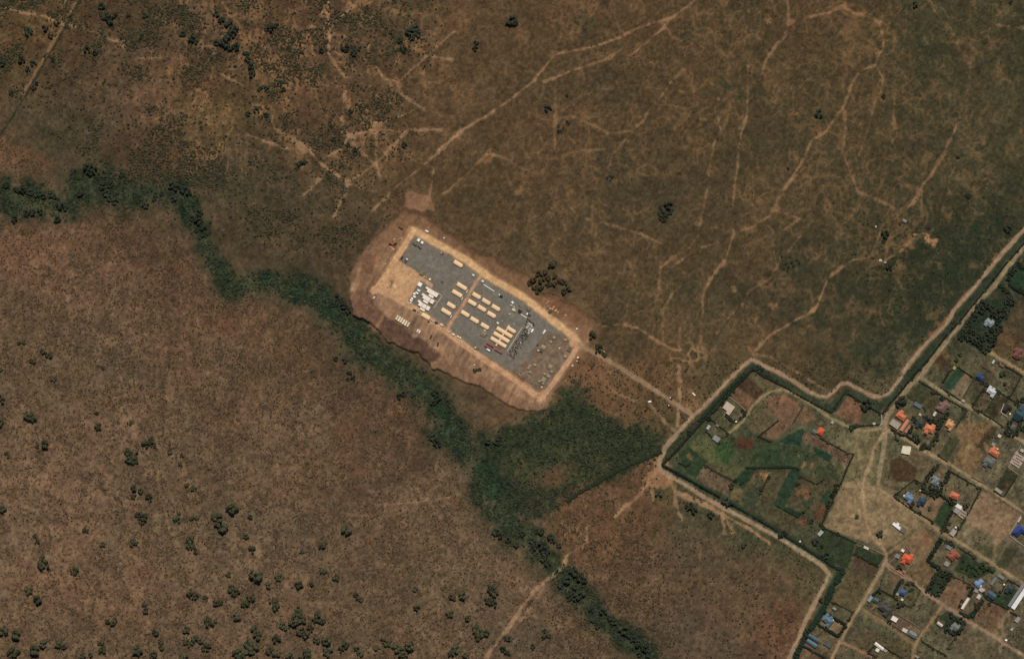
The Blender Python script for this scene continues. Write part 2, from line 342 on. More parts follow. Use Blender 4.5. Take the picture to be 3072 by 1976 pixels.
TR = '''2092,-4 2050,28 2010,58 1990,84 1962,108|6|.8
2005,58 1960,68 1916,84 1854,115 1792,136 1737,150 1690,157|5|.75
1690,157 1664,165 1636,199 1601,242 1578,262 1550,284 1507,316 1472,340 1425,368 1394,385|8|.8
1394,385 1363,413 1340,432 1324,448 1308,464|11|.8
1308,464 1257,507 1207,546 1168,581 1120,630|5|.6
1632,247 1670,232 1714,212 1768,195 1823,177 1866,148|5|.65
1897,164 1920,142 1947,125 1968,138|4|.6
1663,265 1667,290 1671,320 1665,350 1663,413 1672,480|6|.5
1714,347 1784,378 1823,398 1893,394 1932,362 1947,327 1975,304 2010,250 2050,210|4|.5
1706,409 1745,452 1811,448|3|.45
1877,417 1838,464 1823,507|4|.5
1472,460 1523,479 1566,507 1608,518|6|.6
1464,460 1440,483 1401,522 1331,581|7|.6
2154,300 2154,351 2162,390 2142,429 2134,468 2127,507 2122,560 2117,597 2101,664 2094,710 2062,749 2020,773 1981,804 1973,890|5|.55
2244,200 2244,265 2240,351 2224,401 2216,440 2212,507 2203,558 2197,636 2199,695 2191,734 2175,781|5|.65
2175,781 2140,823 2125,851|11|.7
2125,851 2109,890 2109,948 2101,1007 2105,1046|5|.65
2199,699 2261,679 2308,648 2324,617 2363,547 2409,508|5|.55
2191,718 2105,742|4|.5
2105,742 2070,760 2030,790|5|.5
1700,605 1735,652 1794,662 1856,683 1903,695 1949,714 1984,730|5|.6
2331,632 2401,656 2355,687|4|.5
2203,560 2230,600|4|.4
2409,691 2382,734 2343,773 2316,831 2246,874 2230,909 2175,964 2148,1003 2144,1046|4|.5
2560,780 2500,823 2476,851 2448,925 2386,960 2308,1007 2277,1038 2261,1057|5|.75
2448,925 2420,942 2386,960 2340,988|9|.5
2257,1061 2311,1071 2369,1103 2428,1138 2475,1169|6|.65
1809,979 1864,972 1918,985 1965,1018 2012,1046 2035,1057|5|.7
1988,1022 1988,933 2020,874|4|.5
2039,1026 2039,987 2070,952|4|.55
2075,955 2072,1000 2060,1030|3|.4
2362,-4 2366,62 2358,105 2319,148 2295,187 2288,222|6|.6
2432,51 2490,39 2529,19 2560,39 2623,58 2638,70|8|.65
2638,70 2650,117 2650,148 2634,171 2627,195 2592,207 2564,234 2549,273 2537,312 2506,351 2479,394 2432,425 2412,479 2369,542 2346,588|6|.65
2627,195 2650,234 2642,273 2623,312 2607,378 2576,468|4|.5
2685,273 2681,335 2685,378 2677,429|4|.45
2533,331 2537,382 2529,460 2545,499 2572,573 2634,600 2692,627|6|.6
2907,113 2966,90 2985,74 3072,85|5|.5
2608,773 2562,779 2530,792 2481,838 2468,877 2442,932 2400,951|5|.6
2872,374 2833,456 2794,522 2767,557 2745,600 2725,620|8|.7
2786,4 2837,78 2872,132 2911,203 2911,253|3|.5
2794,4 2845,78 2880,132 2917,203|2|.4
2660,520 2735,560 2767,557|3|.4
2767,557 2766,600 2764,650|4|.4
0,16 66,39 132,49 187,74 242,82 296,101 343,125 374,121|5|.6
366,136 421,175 483,171|5|.5
647,214 698,242 740,262|7|.6
187,74 180,40 196,0|5|.5
985,5 981,35 985,78 988,129 988,168 1020,214 1043,234|7|.75
978,20 982,70|16|.75
1066,19 1035,39 988,86 930,80|7|.65
1004,101 1059,117 1105,136|4|.5
1105,136 1105,164 1140,218 1152,234 1195,246 1222,222 1273,175 1324,129 1363,94|6|.65
1195,246 1195,273 1234,304 1273,331|7|.55
1285,168 1355,179|4|.55
1035,277 1027,343 1027,382 1043,405 1109,394 1125,370 1207,347 1242,331|6|.65
1125,370 1129,409 1129,487 1140,540|8|.55
1051,405 1020,448 965,479|7|.6
1020,395 1060,410|18|.6
739,401 817,433 868,448|7|.6
875,413 910,444 934,456|22|.55
934,456 953,483 992,511 1043,546|9|.8
1043,546 1043,577 1023,600 1000,650|7|.6
1043,546 1082,522 1121,495 1168,448 1226,390 1324,390|5|.55
1060,430 1100,470 1125,490|5|.5
817,343 817,370 833,390 868,410|5|.5
977,514 949,553 910,585|5|.5
1304,479 1296,546 1285,600|7|.5
1043,550 1113,573 1168,577|4|.4
1700,1664 1692,1699 1660,1723 1614,1758 1567,1816 1528,1879 1473,1949 1440,2000|8|.65
1630,1762 1590,1820 1545,1880|5|.4
1762,1571 1760,1629 1720,1650 1700,1664|5|.45
1972,1411 1929,1466 1906,1497 1871,1520 1847,1547|9|.75
1972,1411 1955,1450 1960,1516|5|.55
2003,1427 2023,1470 2031,1520 2046,1563|5|.6
2027,1477 2081,1497 2132,1520|14|.7
2132,1520 2171,1543 2250,1586 2309,1630|6|.7
2167,1540 2175,1598|6|.6
2171,1543 2198,1594|5|.55
2038,1100 2040,1194 2034,1229 2034,1275|7|.7
2100,1240 2130,1200 2180,1150 2240,1085|5|.6
1129,1516 1214,1508 1355,1489|4|.4
1950,1210 1990,1260 2020,1290|5|.5
1810,1140 1850,1180 1900,1200|6|.4
2640,700 2615,760 2640,790 2700,755 2740,715 2800,690|5|.55
2700,755 2745,720 2790,705|10|.5'''
for ln in TR.split('\n'):
    s, w, a = ln.split('|'); ne_ = pts(s)[0][0] > 1420 and pts(s)[0][1] < 1080
    track(s, float(w) * (.6 if ne_ else .66 if pts(s)[0][1] < 700 else .95), min(.95, float(a) * (1.0 if ne_ else 1.2)), (146, 111, 82) if ne_ else (150, 118, 90))
for u, v, r, a in ((2299, 66, 13, .6), (2366, 62, 15, .65), (2529, 19, 14, .6), (2640, 155, 14, .6), (2757, 570, 12, .6), (1195, 246, 12, .5), (1659, 168, 16, .5), (1363, 413, 18, .5), (1060, 20, 12, .6), (875, 420, 26, .5), (1129, 490, 14, .5), (1464, 462, 20, .55), (1555, 575, 14, .5), (2121, 848, 18, .5), (2199, 700, 8, .6), (2324, 625, 13, .5), (2250, 610, 12, .4), (2204, 866, 9, .6), (2022, 770, 20, .4), (1975, 1408, 42, .9), (1945, 1445, 22, .7), (2010, 1440, 24, .7), (985, 40, 20, .8), (1062, 22, 16, .8), (905, 445, 22, .6), (2320, 915, 14, .5), (2250, 1050, 12, .6), (2060, 1190, 50, .25), (2085, 1215, 36, .6), (1671, 320, 9, .5), (1540, 470, 10, .4), (2720, 725, 26, .45), (2625, 770, 22, .4), (2700, 800, 20, .4), (2780, 718, 12, .6)):
    blob(u, v, r, (146, 108, 78), a)
blob(2755, 765, 62, (42, 48, 33), 0.8, 32, 10)
for a in ((2850, 850, 150, 62, -52, .6), (2965, 650, 110, 44, -45, .55), (2720, 960, 120, 50, -50, .5), (2640, 1090, 60, 44, -40, .6), (2800, 720, 60, 40, 0, .35), (2560, 860, 70, 50, 0, .3)): blob(a[0], a[1], a[2], (46, 51, 36), a[5], a[3], a[4], .85, .6)
blob(2782, 716, 30, (160, 120, 86), .9, 12, 25, .6, .5); blob(2720, 745, 26, (140, 98, 66), .7, 12, -30)

# --- the old straight road in the north-west, with a dark strip along its east side
track('234,-4 191,74 148,148 113,210 70,284', 8, .7, (138, 104, 76), 2, .3)
track('243,-4 200,74 157,150 118,214 73,292 26,370 2,402 -60,500', 4, .8, (40, 44, 34), 2, .3)
# --- the graded platform of the camp
PADN = pts('1215,625 1262,638 1304,663 1338,693 1363,705 1401,735 1435,756 1485,769 1527,803 1591,830 1633,876 1675,891 1717,912 1759,942 1796,968')
PADS = pts('1640,1228 1614,1238 1579,1234 1536,1221 1489,1194 1440,1160 1398,1152 1343,1123 1292,1103 1269,1072 1234,1053 1195,1039 1164,1027 1136,994 1105,971 1078,955 1057,943 1053,924')
PAD = PADN + pts('1768,1010 1760,1050 1745,1078 1690,1140') + PADS + pts('1046,890 1044,855 1062,800 1085,752 1112,722 1150,684')
psl, PD = poly_sd(PAD, 40, 7.0)
vS = ss(0, 120, (V[psl] - 930) * .857 - (U[psl] - 1420) * .515)
m = (1 - ss(-18 + 12 * vS, 3, PD + (n8[psl] - 0.5) * 12 + (n30[psl] - .5) * 26 * (1 - vS))) * (.86 + .14 * vS) * (1 - .35 * (1 - ss(1060, 1130, U[psl] + (n30[psl] - .5) * 60)) * (1 - vS))
streak = fbm(U * 0.9 + V * 0.42 + WU * 20, (V * 0.9 - U * 0.42) * 0.13, 9, 211, 3)[psl] - 0.5
pc = np.array([134, 105, 82.0]) + (n30[psl] - 0.5)[..., None] * np.array([50, 38, 28]) + streak[..., None] * np.array([66, 52, 44]) + (n8[psl] - 0.5)[..., None] * np.array([34, 28, 22])
C[psl] = C[psl] * (1 - m[..., None]) + pc * m[..., None]
poly(PADN + pts('1750,1000 1690,960 1620,915 1560,870 1500,835 1440,795 1380,755 1320,720 1260,690 1230,680 1180,690'), (108, 79, 56), .55, 16, 6)
poly('1633,880 1675,893 1717,914 1759,944 1790,968 1740,975 1690,950 1640,915', (112, 80, 58), .6, 6, 3)
poly('1220,570 1292,588 1306,630 1262,634 1215,622', (132, 98, 76), .85, 9, 5)
poly('1048,870 1090,862 1129,912 1152,940 1125,984 1080,954 1056,940', (94, 69, 55), .7, 12, 9, .25, rows=(9, 25, .06))
poly('1156,947 1207,979 1234,1006 1269,1021 1323,1068 1290,1090 1268,1070 1230,1049 1168,1021 1133,986', (78, 58, 48), .8, 12, 9, .25, rows=(9, 25, .06))
poly('1320,1068 1400,1100 1470,1140 1560,1190 1625,1215 1610,1234 1540,1218 1440,1156 1340,1118 1292,1098', (116, 86, 66), .45, 9, 4, rows=(11, 25, .06))
poly('1085,765 1128,762 1116,824 1084,818', (92, 66, 49), .8, 6, 4, rows=(8, 28, .10))
poly('1060,800 1095,750 1140,770 1150,830 1110,860 1065,860', (134, 100, 76), .4, 14, 5)
poly('1150,690 1215,640 1235,680 1190,740 1150,790 1110,790 1120,730', (126, 92, 68), .5, 10, 5, rows=(10, 30, .07))
poly('1690,1140 1745,1078 1800,1110 1850,1160 1830,1185 1760,1150 1720,1135', (116, 84, 60), .75, 10, 6)
track('1150,945 1130,985 1110,975', 9, .6, (132, 96, 72))
# gravel, tan earth and the brown tent ground
YARD = '1247,706 1303,738 1344,758 1370,775 1400,795 1425,816 1437,823 1447,831 1477,851 1503,865 1532,884 1571,904 1594,921 1623,948 1656,973 1695,1003 1660,1000 1640,991 1625,1017 1591,1051 1552,1095 1536,1116 1480,1080 1446,1062 1402,1033 1376,1023 1350,1003 1318,987 1287,966 1253,945 1236,932 1217,916 1256,846 1262,842 1295,862 1301,855 1240,808 1199,784 1225,745'
TENTG = '1640,989 1660,985 1697,1006 1722,1030 1716,1055 1690,1090 1665,1130 1645,1158 1622,1174 1606,1166 1570,1140 1536,1116 1552,1095 1591,1051 1625,1017'
poly('1180,780 1199,784 1240,806 1302,854 1296,864 1262,844 1217,918 1130,870 1158,822', (188, 148, 108), .92, 4, 2.5, .08, name='earth_pad')
blob(1173, 852, 12, (100, 84, 66), .75, 16, 20, .8, .4); blob(1230, 830, 14, (150, 114, 80), .5, 9, 30); blob(1225, 880, 30, (172, 132, 98), .5)
poly(TENTG, (114, 97, 80), .95, 3, 1.0, .2, name='tent_ground')
blob(1610, 1100, 26, (128, 96, 76), .5); blob(1640, 1060, 24, (126, 100, 82), .5); blob(1690, 1030, 22, (126, 98, 80), .5); blob(1600, 1040, 14, (124, 100, 74), .6); blob(1580, 1140, 14, (122, 94, 74), .5)
sl, D = poly(YARD, (112, 105, 93), .97, 3, 2.0, .06, name='gravel_yard')
for s_, w_, c_ in (('1260,740 1320,800 1380,830 1430,850', 8, (122, 114, 100)), ('1250,770 1300,800 1340,870 1330,920', 6, (120, 112, 100)), ('1460,850 1520,910 1560,960 1600,1000 1620,1010', 8, (120, 114, 102)), ('1400,920 1440,1000 1500,1070 1540,1100', 7, (119, 110, 98)), ('1390,1000 1430,1020 1480,1075', 9, (106, 100, 90)), ('1480,960 1530,960 1570,975', 6, (104, 99, 90)), ('1610,1020 1575,1065 1545,1100', 9, (122, 115, 104)), ('1290,750 1330,780 1350,830', 5, (104, 98, 88))): track(s_, w_, .6, c_, 5, .6)
blob(1310, 790, 44, (116, 110, 96), .5, 22, 31); blob(1450, 960, 60, (110, 104, 92), .4, 30, 31); blob(1500, 900, 40, (104, 101, 92), .5, 20, 31); blob(1600, 1030, 20, (112, 106, 98), .5, 60, 35)
blob(1300, 755, 5, (140, 116, 104), .4, 3); blob(1470, 1080, 1, (104, 102, 92), .2)
# haul roads inside and around the camp
road('1443,824 1418,864 1393,908 1370,942 1350,971 1340,994', 8.5, (172, 132, 100), 'road', .95, 2, 1.0, 0)
road('1240,692 1222,722 1200,757 1180,788 1158,824 1134,862 1122,872', 17, (190, 148, 108), 'road', .95, 3.5, 2, .03)
road('1122,868 1150,876 1190,894 1240,922 1290,958 1340,996 1390,1032 1440,1069 1500,1109 1560,1150 1600,1180 1625,1192', 17, (182, 141, 106), 'road', .95, 4, 2, .03)
road('1240,690 1265,704 1295,722 1334,743 1373,765 1400,781 1441,811 1480,838 1530,868 1571,891 1594,909 1630,938 1656,961 1695,989 1722,1012 1738,1034', 21, (196, 156, 112), 'road', .96, 4, 2, .03)
blob(1445, 812, 16, (200, 160, 114), .7, 12, 31); blob(1732, 1020, 20, (190, 150, 110), .8, 26, 30); blob(1235, 695, 16, (180, 138, 104), .7)
road('1738,1032 1716,1068 1694,1100 1668,1136 1645,1170 1625,1192', 14, (182, 142, 108), 'road', .95, 3.5, 2, .03)
blob(1625, 1188, 14, (186, 144, 106), .8, 10, 30)
road('1742,1034 1790,1062 1860,1102 1950,1160 2030,1212 2078,1245', 14, (138, 112, 86), 'road', .93, 4, 2.5, .07)

# --- village: fields and plots
FLD = '''2256,1112 2352,1164 2300,1178 2243,1130|94,80,56|
2243,1130 2295,1178 2268,1200 2212,1160|74,51,36|
2212,1160 2268,1200 2243,1230 2186,1190|108,77,58|
2291,1204 2309,1187 2351,1183 2410,1216 2389,1255 2336,1313 2320,1321 2283,1311 2338,1258 2311,1243|116,82,62|
2240,1272 2291,1206 2335,1256 2280,1310 2250,1292|96,81,57|
2411,1219 2448,1240 2438,1258 2417,1277 2388,1264|110,80,59|
2407,1281 2345,1318 2338,1326 2400,1338 2414,1293|34,54,40|
2415,1293 2450,1307 2518,1346 2559,1363 2543,1396 2501,1377 2499,1361 2440,1336 2403,1312|102,76,60|r
2442,1340 2499,1367 2489,1386 2446,1363|33,56,41|
2276,1336 2340,1328 2402,1345 2440,1364 2425,1402 2392,1402 2300,1402 2237,1402|58,66,44|r
2100,1300 2150,1320 2145,1362 2172,1392 2110,1385 2070,1338|88,84,54|
2180,1395 2235,1404 2200,1440 2150,1415|86,80,52|
2290,1505 2330,1515 2300,1545 2270,1530|60,62,42|
2246,1462 2276,1494 2262,1520 2225,1500|56,64,44|
2440,1404 2500,1395 2520,1440 2450,1450|62,66,44|
2300,1345 2350,1350 2330,1385 2290,1380|46,60,40|r
2200,1462 2232,1470 2224,1505 2190,1495|112,88,60|
2150,1318 2195,1330 2200,1372 2172,1392 2145,1362|56,74,42|
2215,1304 2266,1319 2250,1350 2211,1338|86,50,36|
2110,1398 2198,1451 2182,1486 2086,1436|104,80,63|r
2035,1367 2065,1338 2122,1385 2086,1432 2060,1420 2050,1396|42,56,36|r
2239,1406 2264,1414 2235,1456 2203,1439|36,53,36|
2266,1416 2276,1416 2250,1464 2237,1463|108,82,54|
2278,1418 2311,1416 2294,1448|150,104,64|
2315,1418 2369,1404 2322,1508 2276,1494|86,72,51|r
2371,1404 2404,1408 2398,1440 2352,1528 2320,1511|40,54,40|r
2352,1517 2404,1538 2394,1553 2346,1528|34,52,36|r
2400,1427 2520,1440 2465,1575 2412,1525 2357,1509 2383,1457|80,68,48|
2287,1505 2395,1553 2372,1602 2280,1552|78,69,47|
2455,1512 2482,1518 2466,1562 2444,1556|100,66,48|
2394,1558 2424,1552 2416,1580 2396,1578|108,70,50|
2480,1468 2502,1480 2480,1512 2460,1505|36,54,39|
2466,1584 2567,1627 2542,1706 2454,1662 2440,1630|48,56,37|
2567,1635 2655,1668 2633,1701 2563,1660|43,53,35|r
2567,1664 2631,1702 2618,1735 2590,1720 2560,1690|78,58,42|
2493,1236 2533,1184 2545,1182 2590,1210 2584,1262 2570,1270|122,84,62|
2590,1222 2606,1219 2641,1241 2640,1272 2580,1272|76,72,50|
2873,1103 2892,1117 2853,1173 2828,1162|37,60,43|
2893,1117 2921,1135 2884,1201 2852,1176|126,102,79|
2758,1145 2795,1166 2785,1200 2762,1214 2722,1190|58,58,38|r
2780,1190 2812,1205 2795,1236 2770,1220|74,62,42|r
2992,1181 3029,1199 2982,1258 2955,1238|60,50,34|
2951,1172 2990,1184 2953,1236 2920,1220|88,72,52|
2970,1274 2992,1286 2951,1355 2925,1338|60,46,33|
2865,1272 2960,1262 2975,1275 2930,1340 2950,1360 2920,1430 2862,1388 2880,1340|122,92,63|
2853,1302 2880,1320 2842,1384 2816,1368|64,62,40|
2949,1471 3062,1538 3029,1604 2984,1640 2964,1598 2895,1570 2906,1532|136,105,79|
2832,1503 2862,1513 2834,1578 2822,1588 2801,1563|39,54,33|r
3019,1406 3052,1426 3030,1465 2984,1469|48,47,33|
2890,1658 2960,1700 2984,1712 2925,1738 2863,1711|42,52,34|
2816,1711 2863,1723 2808,1787 2777,1770|40,50,33|
3045,808 3092,785 3092,892 3050,880 3022,856|37,55,36|
3048,907 3094,925 3094,1062 3040,1030 3008,972|74,60,42|r
3008,976 3050,1002 3062,1092 2990,1060 2965,1050|86,66,45|
2880,985 2940,900 3000,895 3046,900 3030,940 3005,975 2965,1060 2950,1060 2870,1010|40,50,36|
2863,1729 2910,1756 2880,1832 2815,1790|118,86,64|
2925,1800 3023,1830 2990,1900 2914,1850|104,76,55|
2843,1830 2875,1840 2890,1870 2870,1905 2815,1880 2800,1858|48,54,36|
3003,1780 3028,1760 3060,1770 3023,1826 2965,1800|46,56,37|
2690,1780 2735,1725 2762,1771 2732,1822 2690,1800|84,76,52|
2643,1770 2692,1798 2680,1836 2664,1863 2596,1820 2610,1790|68,64,45|
2684,1836 2764,1886 2746,1916 2664,1863|98,78,60|
2540,1710 2620,1745 2555,1840 2490,1800|92,76,52|
2470,1840 2538,1875 2514,1908 2448,1868|118,90,60|
2672,1380 2700,1370 2750,1405 2745,1440 2690,1445 2668,1420|74,50,34|
2680,1488 2744,1438 2764,1449 2790,1500 2728,1523|82,72,50|
2760,1520 2800,1480 2830,1500 2800,1560 2770,1548|124,95,70|
2905,1660 2920,1630 2980,1640 3000,1700 2960,1690|76,72,48|
3020,1640 3050,1650 3010,1725 2990,1690|62,58,40|
2635,1300 2560,1300 2545,1340 2565,1362 2530,1440 2600,1440 2650,1420|110,95,66|
2592,1440 2530,1445 2470,1578 2580,1620 2650,1640 2672,1640 2765,1570 2700,1500 2640,1465|138,110,80|
2672,1650 2770,1580 2800,1610 2785,1680 2740,1690 2730,1650|126,98,71|
2790,1680 2820,1712 2775,1765 2720,1725 2750,1690|112,86,60|
2850,1100 2900,1090 2930,1110 2880,1100|92,76,52|
2600,1890 2740,1930 2720,1970 2620,1970 2560,1930|88,72,50|'''
# small strip plots inside the hedged farm block
pr = random.Random(9); ca, sa = math.cos(math.radians(31)), math.sin(math.radians(31))
for i in range(9):
    for j in range(7):
        a0, b0 = -150 + i * 36 + pr.uniform(-5, 5), -95 + j * 30 + pr.uniform(-4, 4); w_, h_ = pr.uniform(22, 36), pr.uniform(16, 28)
        q = [(2265 + (a0 + x) * ca - (b0 + y) * sa, 1430 + (a0 + x) * sa + (b0 + y) * ca) for x, y in ((0, 0), (w_, 0), (w_, h_), (0, h_))]
        if pr.random() < .62 and all(1338 < p[1] < 1590 and p[0] < 2520 - (p[1] - 1450) * .45 and p[1] < 1415 + (p[0] - 1990) * .56 and p[1] > 1330 - (p[0] - 2000) * .1 + (p[0] > 2330) * (p[0] - 2330) * .3 for p in q):
            c_ = pr.choice(((62, 66, 44), (84, 74, 52), (98, 77, 56), (50, 60, 42), (76, 66, 46), (104, 80, 60), (44, 57, 40))); poly(q, c_, .6, 3.5, 2.0, .2, rows=(6.5, pr.choice((31, 121)), .1))
k = 0
for ln in FLD.split('\n'):
    s, c, r = ln.split('|'); c = [float(q) for q in c.split(',')]
    soft = 4 if c[0] < 120 or r else 10
    poly(s, c, .84, soft, 2.5, .2, rows=(7.0, 31 if k % 2 else 121, .14) if r else None, name='field')
    k += 1
for a in ('2071,1373,14,124,82,60 2838,1085,34,80,50,32 2810,1110,20,96,80,50 2406,1482,17,124,80,56 2405,1478,15,118,78,56 2421,1510,16,46,58,42 3030,1015,22,128,82,52 2250,1215,16,130,90,66 2350,1203,16,132,88,64 2512,1293,10,80,58,42 2395,1362,9,150,110,80 2415,1392,16,140,98,64 3019,1455,9,110,66,48 2228,1240,14,128,104,82 2700,1735,30,112,84,58 3000,1575,40,136,102,76 2770,1610,26,134,92,64 2930,1310,30,128,92,62 2820,1035,30,104,74,48 2840,1060,16,118,78,52 2600,1330,20,90,84,56 2640,1850,14,128,98,72 2620,1815,16,132,100,72 2690,1710,20,96,74,60 2715,1868,22,104,72,58 2650,1905,30,82,74,50 2520,1940,20,132,92,72 2505,1880,16,128,96,62 2770,1360,16,138,98,76 2800,1300,16,120,90,66 2820,1415,14,140,98,66').split():
    u, v, r, *c = [float(q) for q in a.split(',')]; blob(u, v, r, c, .75, r * .85, 30, .6, .4)
# trodden yards round the houses
for a in '2191,1236,22 2462,1284,16 2684,1262,24 2700,1285,20 2721,1360,22 2788,1302,16 2849,1284,12 2966,1395,18 2982,1340,14 2806,1452,16 2746,1498,26 2875,1530,22 2693,1585,20 2715,1690,20 2655,1805,22 2707,1790,16 2690,1862,22 2735,1892,22 2637,1950,18 2495,1872,22 2470,1935,22 2850,1650,18 2842,1700,16 3050,1570,20 2859,1575,18 2936,1778,24 2990,1755,20 3052,1840,20 2825,1868,12 3010,1240,16 2965,1188,14 2990,1096,20 2138,1292,18 2165,1300,14 2945,1765,18 3040,1390,20'.split():
    u, v, r = [float(q) for q in a.split(',')]; blob(u, v, r, (122, 100, 77), .55, r * .75, 31, .5, .5)
VERGE = np.zeros(U.shape)
# green verges along the boundary
for s, w in (('2256,1100 2200,1156 2150,1210 2100,1258 2050,1310 2000,1366', 17), ('2262,1098 2300,1122 2350,1148 2432,1196 2493,1230', 15), ('2500,1226 2540,1175 2600,1200 2640,1222 2668,1196 2730,1125 2789,1056 2843,986 2879,948 2941,872 2974,831 3013,782 3072,712', 20),
             ('1990,1400 2060,1432 2160,1488 2290,1564 2392,1626 2500,1692', 9), ('2520,1712 2494,1762 2470,1818 2448,1860 2410,1905 2380,1968', 17), ('2648,1305 2644,1380 2636,1450', 12)):
    track(s, w, .9, (50, 57, 41), 4, .25); _, D = line_dist(pts(s), 20); VERGE = np.maximum(VERGE, (D < w / 2).astype(float))
track('2900,880 2860,930 2810,990 2770,1020', 5, .6, (132, 88, 60)); track('2990,765 2950,830', 9, .6, (130, 90, 62))
# dirt roads of the village
RC = (146, 112, 84)
road('2078,1248 2035,1295 1996,1342 1979,1381 1980,1408 2007,1427 2054,1451 2112,1490 2190,1533 2250,1564 2344,1616 2372,1635 2440,1678 2469,1697 2486,1722 2476,1748 2450,1797 2417,1861 2384,1939 2356,2000 2330,2060', 12, (148, 122, 97), 'road', .9, 4)
road('2078,1248 2112,1217 2170,1156 2227,1099 2256,1078 2324,1111 2383,1144 2420,1170 2459,1189 2482,1189 2506,1169 2521,1152 2541,1149 2576,1165 2611,1186 2638,1190 2666,1179 2693,1145 2724,1095 2779,1029 2837,974 2867,925 2925,860 2976,798 3011,755 3042,722 3090,668 3130,620', 11, (146, 120, 95), 'road', .9, 4)
road('3130,672 3072,741 3023,798 2984,858 2945,897 2896,954 2857,1003 2808,1064 2765,1125 2730,1156 2691,1210 2664,1240 2653,1273 2655,1300 2649,1355 2639,1414 2633,1460', 13, (138, 114, 86), 'road', .9, 4)
road('2631,1462 2684,1495 2723,1522 2772,1556 2828,1598 2867,1618 2925,1655 2984,1694 3023,1719 3090,1760 3140,1790', 10, (142, 113, 84), 'road', .88, 4)
road('2650,1300 2621,1346 2610,1394 2592,1433 2589,1475 2594,1528 2602,1577 2616,1612 2645,1639 2660,1662 2655,1688 2625,1740 2586,1808 2557,1855 2528,1910 2499,1964 2480,2010', 9, (150, 119, 89), 'road', .85, 4)
road('2777,1571 2740,1604 2701,1631 2664,1660', 7, (126, 102, 72), 'road', .7, 4)
road('2660,1690 2672,1703 2730,1738 2777,1777 2828,1812 2867,1836 2916,1869 2984,1910 3042,1947 3110,1990', 11, (142, 110, 87), 'road', .9, 3.5)
road('2824,1820 2799,1857 2769,1896 2748,1925 2740,1949 2738,2000', 9, (136, 104, 74), 'road', .8, 4)
track('2594,1828 2645,1863 2703,1904 2732,1925 2748,1925', 6, .7, (132, 102, 72), 4, .3)
road('2528,1927 2567,1943 2616,1968 2660,2000', 8, (140, 102, 76), 'road', .85, 4)
road('2764,1132 2808,1162 2867,1199 2916,1224 2964,1253 3013,1288 3072,1325 3120,1355', 9, (140, 115, 86), 'road', .88, 3.5)
road('2655,1285 2711,1313 2750,1336 2777,1354 2847,1391 2886,1414 2925,1440 2955,1459 3003,1490 3072,1537 3120,1570', 9, (144, 117, 87), 'road', .9, 3.5)
road('2958,1049 3003,1078 3072,1117 3120,1145', 9, (150, 116, 84), 'road', .9, 3)
road('2184,1300 2227,1265 2256,1220 2285,1189 2315,1173 2344,1167 2383,1181 2432,1210 2489,1252 2547,1280 2590,1293 2645,1284', 8, (138, 114, 82), 'road', .85, 3.5)
for s in ('2567,1291 2572,1340 2580,1390 2588,1425', '2575,1440 2566,1500 2556,1570 2548,1600', '2660,1545 2700,1520', '2905,1240 2910,1300 2900,1360', '2955,1330 2980,1400 2960,1440', '2620,1465 2600,1440', '3000,1860 3010,1900 3000,1960', '3029,1834 2990,1880 2980,1910', '2895,1600 2930,1570 3000,1560 3060,1535', '2985,1640 2980,1690'):
    track(s, 5, .6, (142, 114, 84), 4, .3)

# ------------------------------------------------------------------ relief
# final grain: stronger in the trampled and tilled village plots
vl_ = np.zeros(U.shape); vs_, vd_ = poly_sd(pts('2250,1085 2480,1210 2540,1165 2640,1210 3130,640 3300,2300 2300,2300 2490,1715 1985,1400'), 20, 0.0); vl_[vs_] = vd_ < 0
m1 = fbm(U, V, 14, 501, 3); m2 = vnoise(U, V, 4.0, 521); m3 = fbm(U, V, 48, 541, 3)
grn = (m3 - .5)[..., None] * np.array([18, 22, 14]); C += grn * (vl_ * (ZONE == 0) + .5 * vl_ * (ZONE > 0))[..., None]
nat = ((ZONE == 0) * (1 - vl_))[..., None]; C *= 1 + nat * np.array([.012, .005, -.015]) + nat * (ss(0, 1, (V - (520 + (U - 300) * .62)) / 120.0) * (U < 1700))[..., None] * .035
C *= 1 + vl_[..., None] * np.array([-.035, .012, .02])
C *= 1 + ((m1 - .5) * (.12 + .14 * vl_) + (m2 - .5) * (.08 + .12 * vl_))[..., None]
Z = (fbm(U, V, 420, 301, 3) - 0.5) * 3.0 + (n30 - 0.5) * 0.5 + (n8 - 0.5) * 0.42 + (n4 - 0.5) * 0.16
Z -= GREEN * 1.4
Z += (RD < 2) * 0
flat = np.zeros(U.shape); wx_ = (1 - ss(1080, 1200, U[psl])) * (1 - vS); flat[psl] = 1 - ss(-3.4 - 60 * wx_, -0.4, PD)
tt = ((V - 930) * math.cos(math.radians(31)) - (U - 1420) * math.sin(math.radians(31))) / 150.0     # across the platform, north to south
padz = 0.6 + np.clip(tt, -1.1, 1.3) * 2.1 + (n8 - 0.5) * 0.12
stk = np.zeros(U.shape); stk[psl] = streak
padz = padz + stk * 0.55 * (ZONE == 0)
Z = Z * (1 - flat) + padz * flat
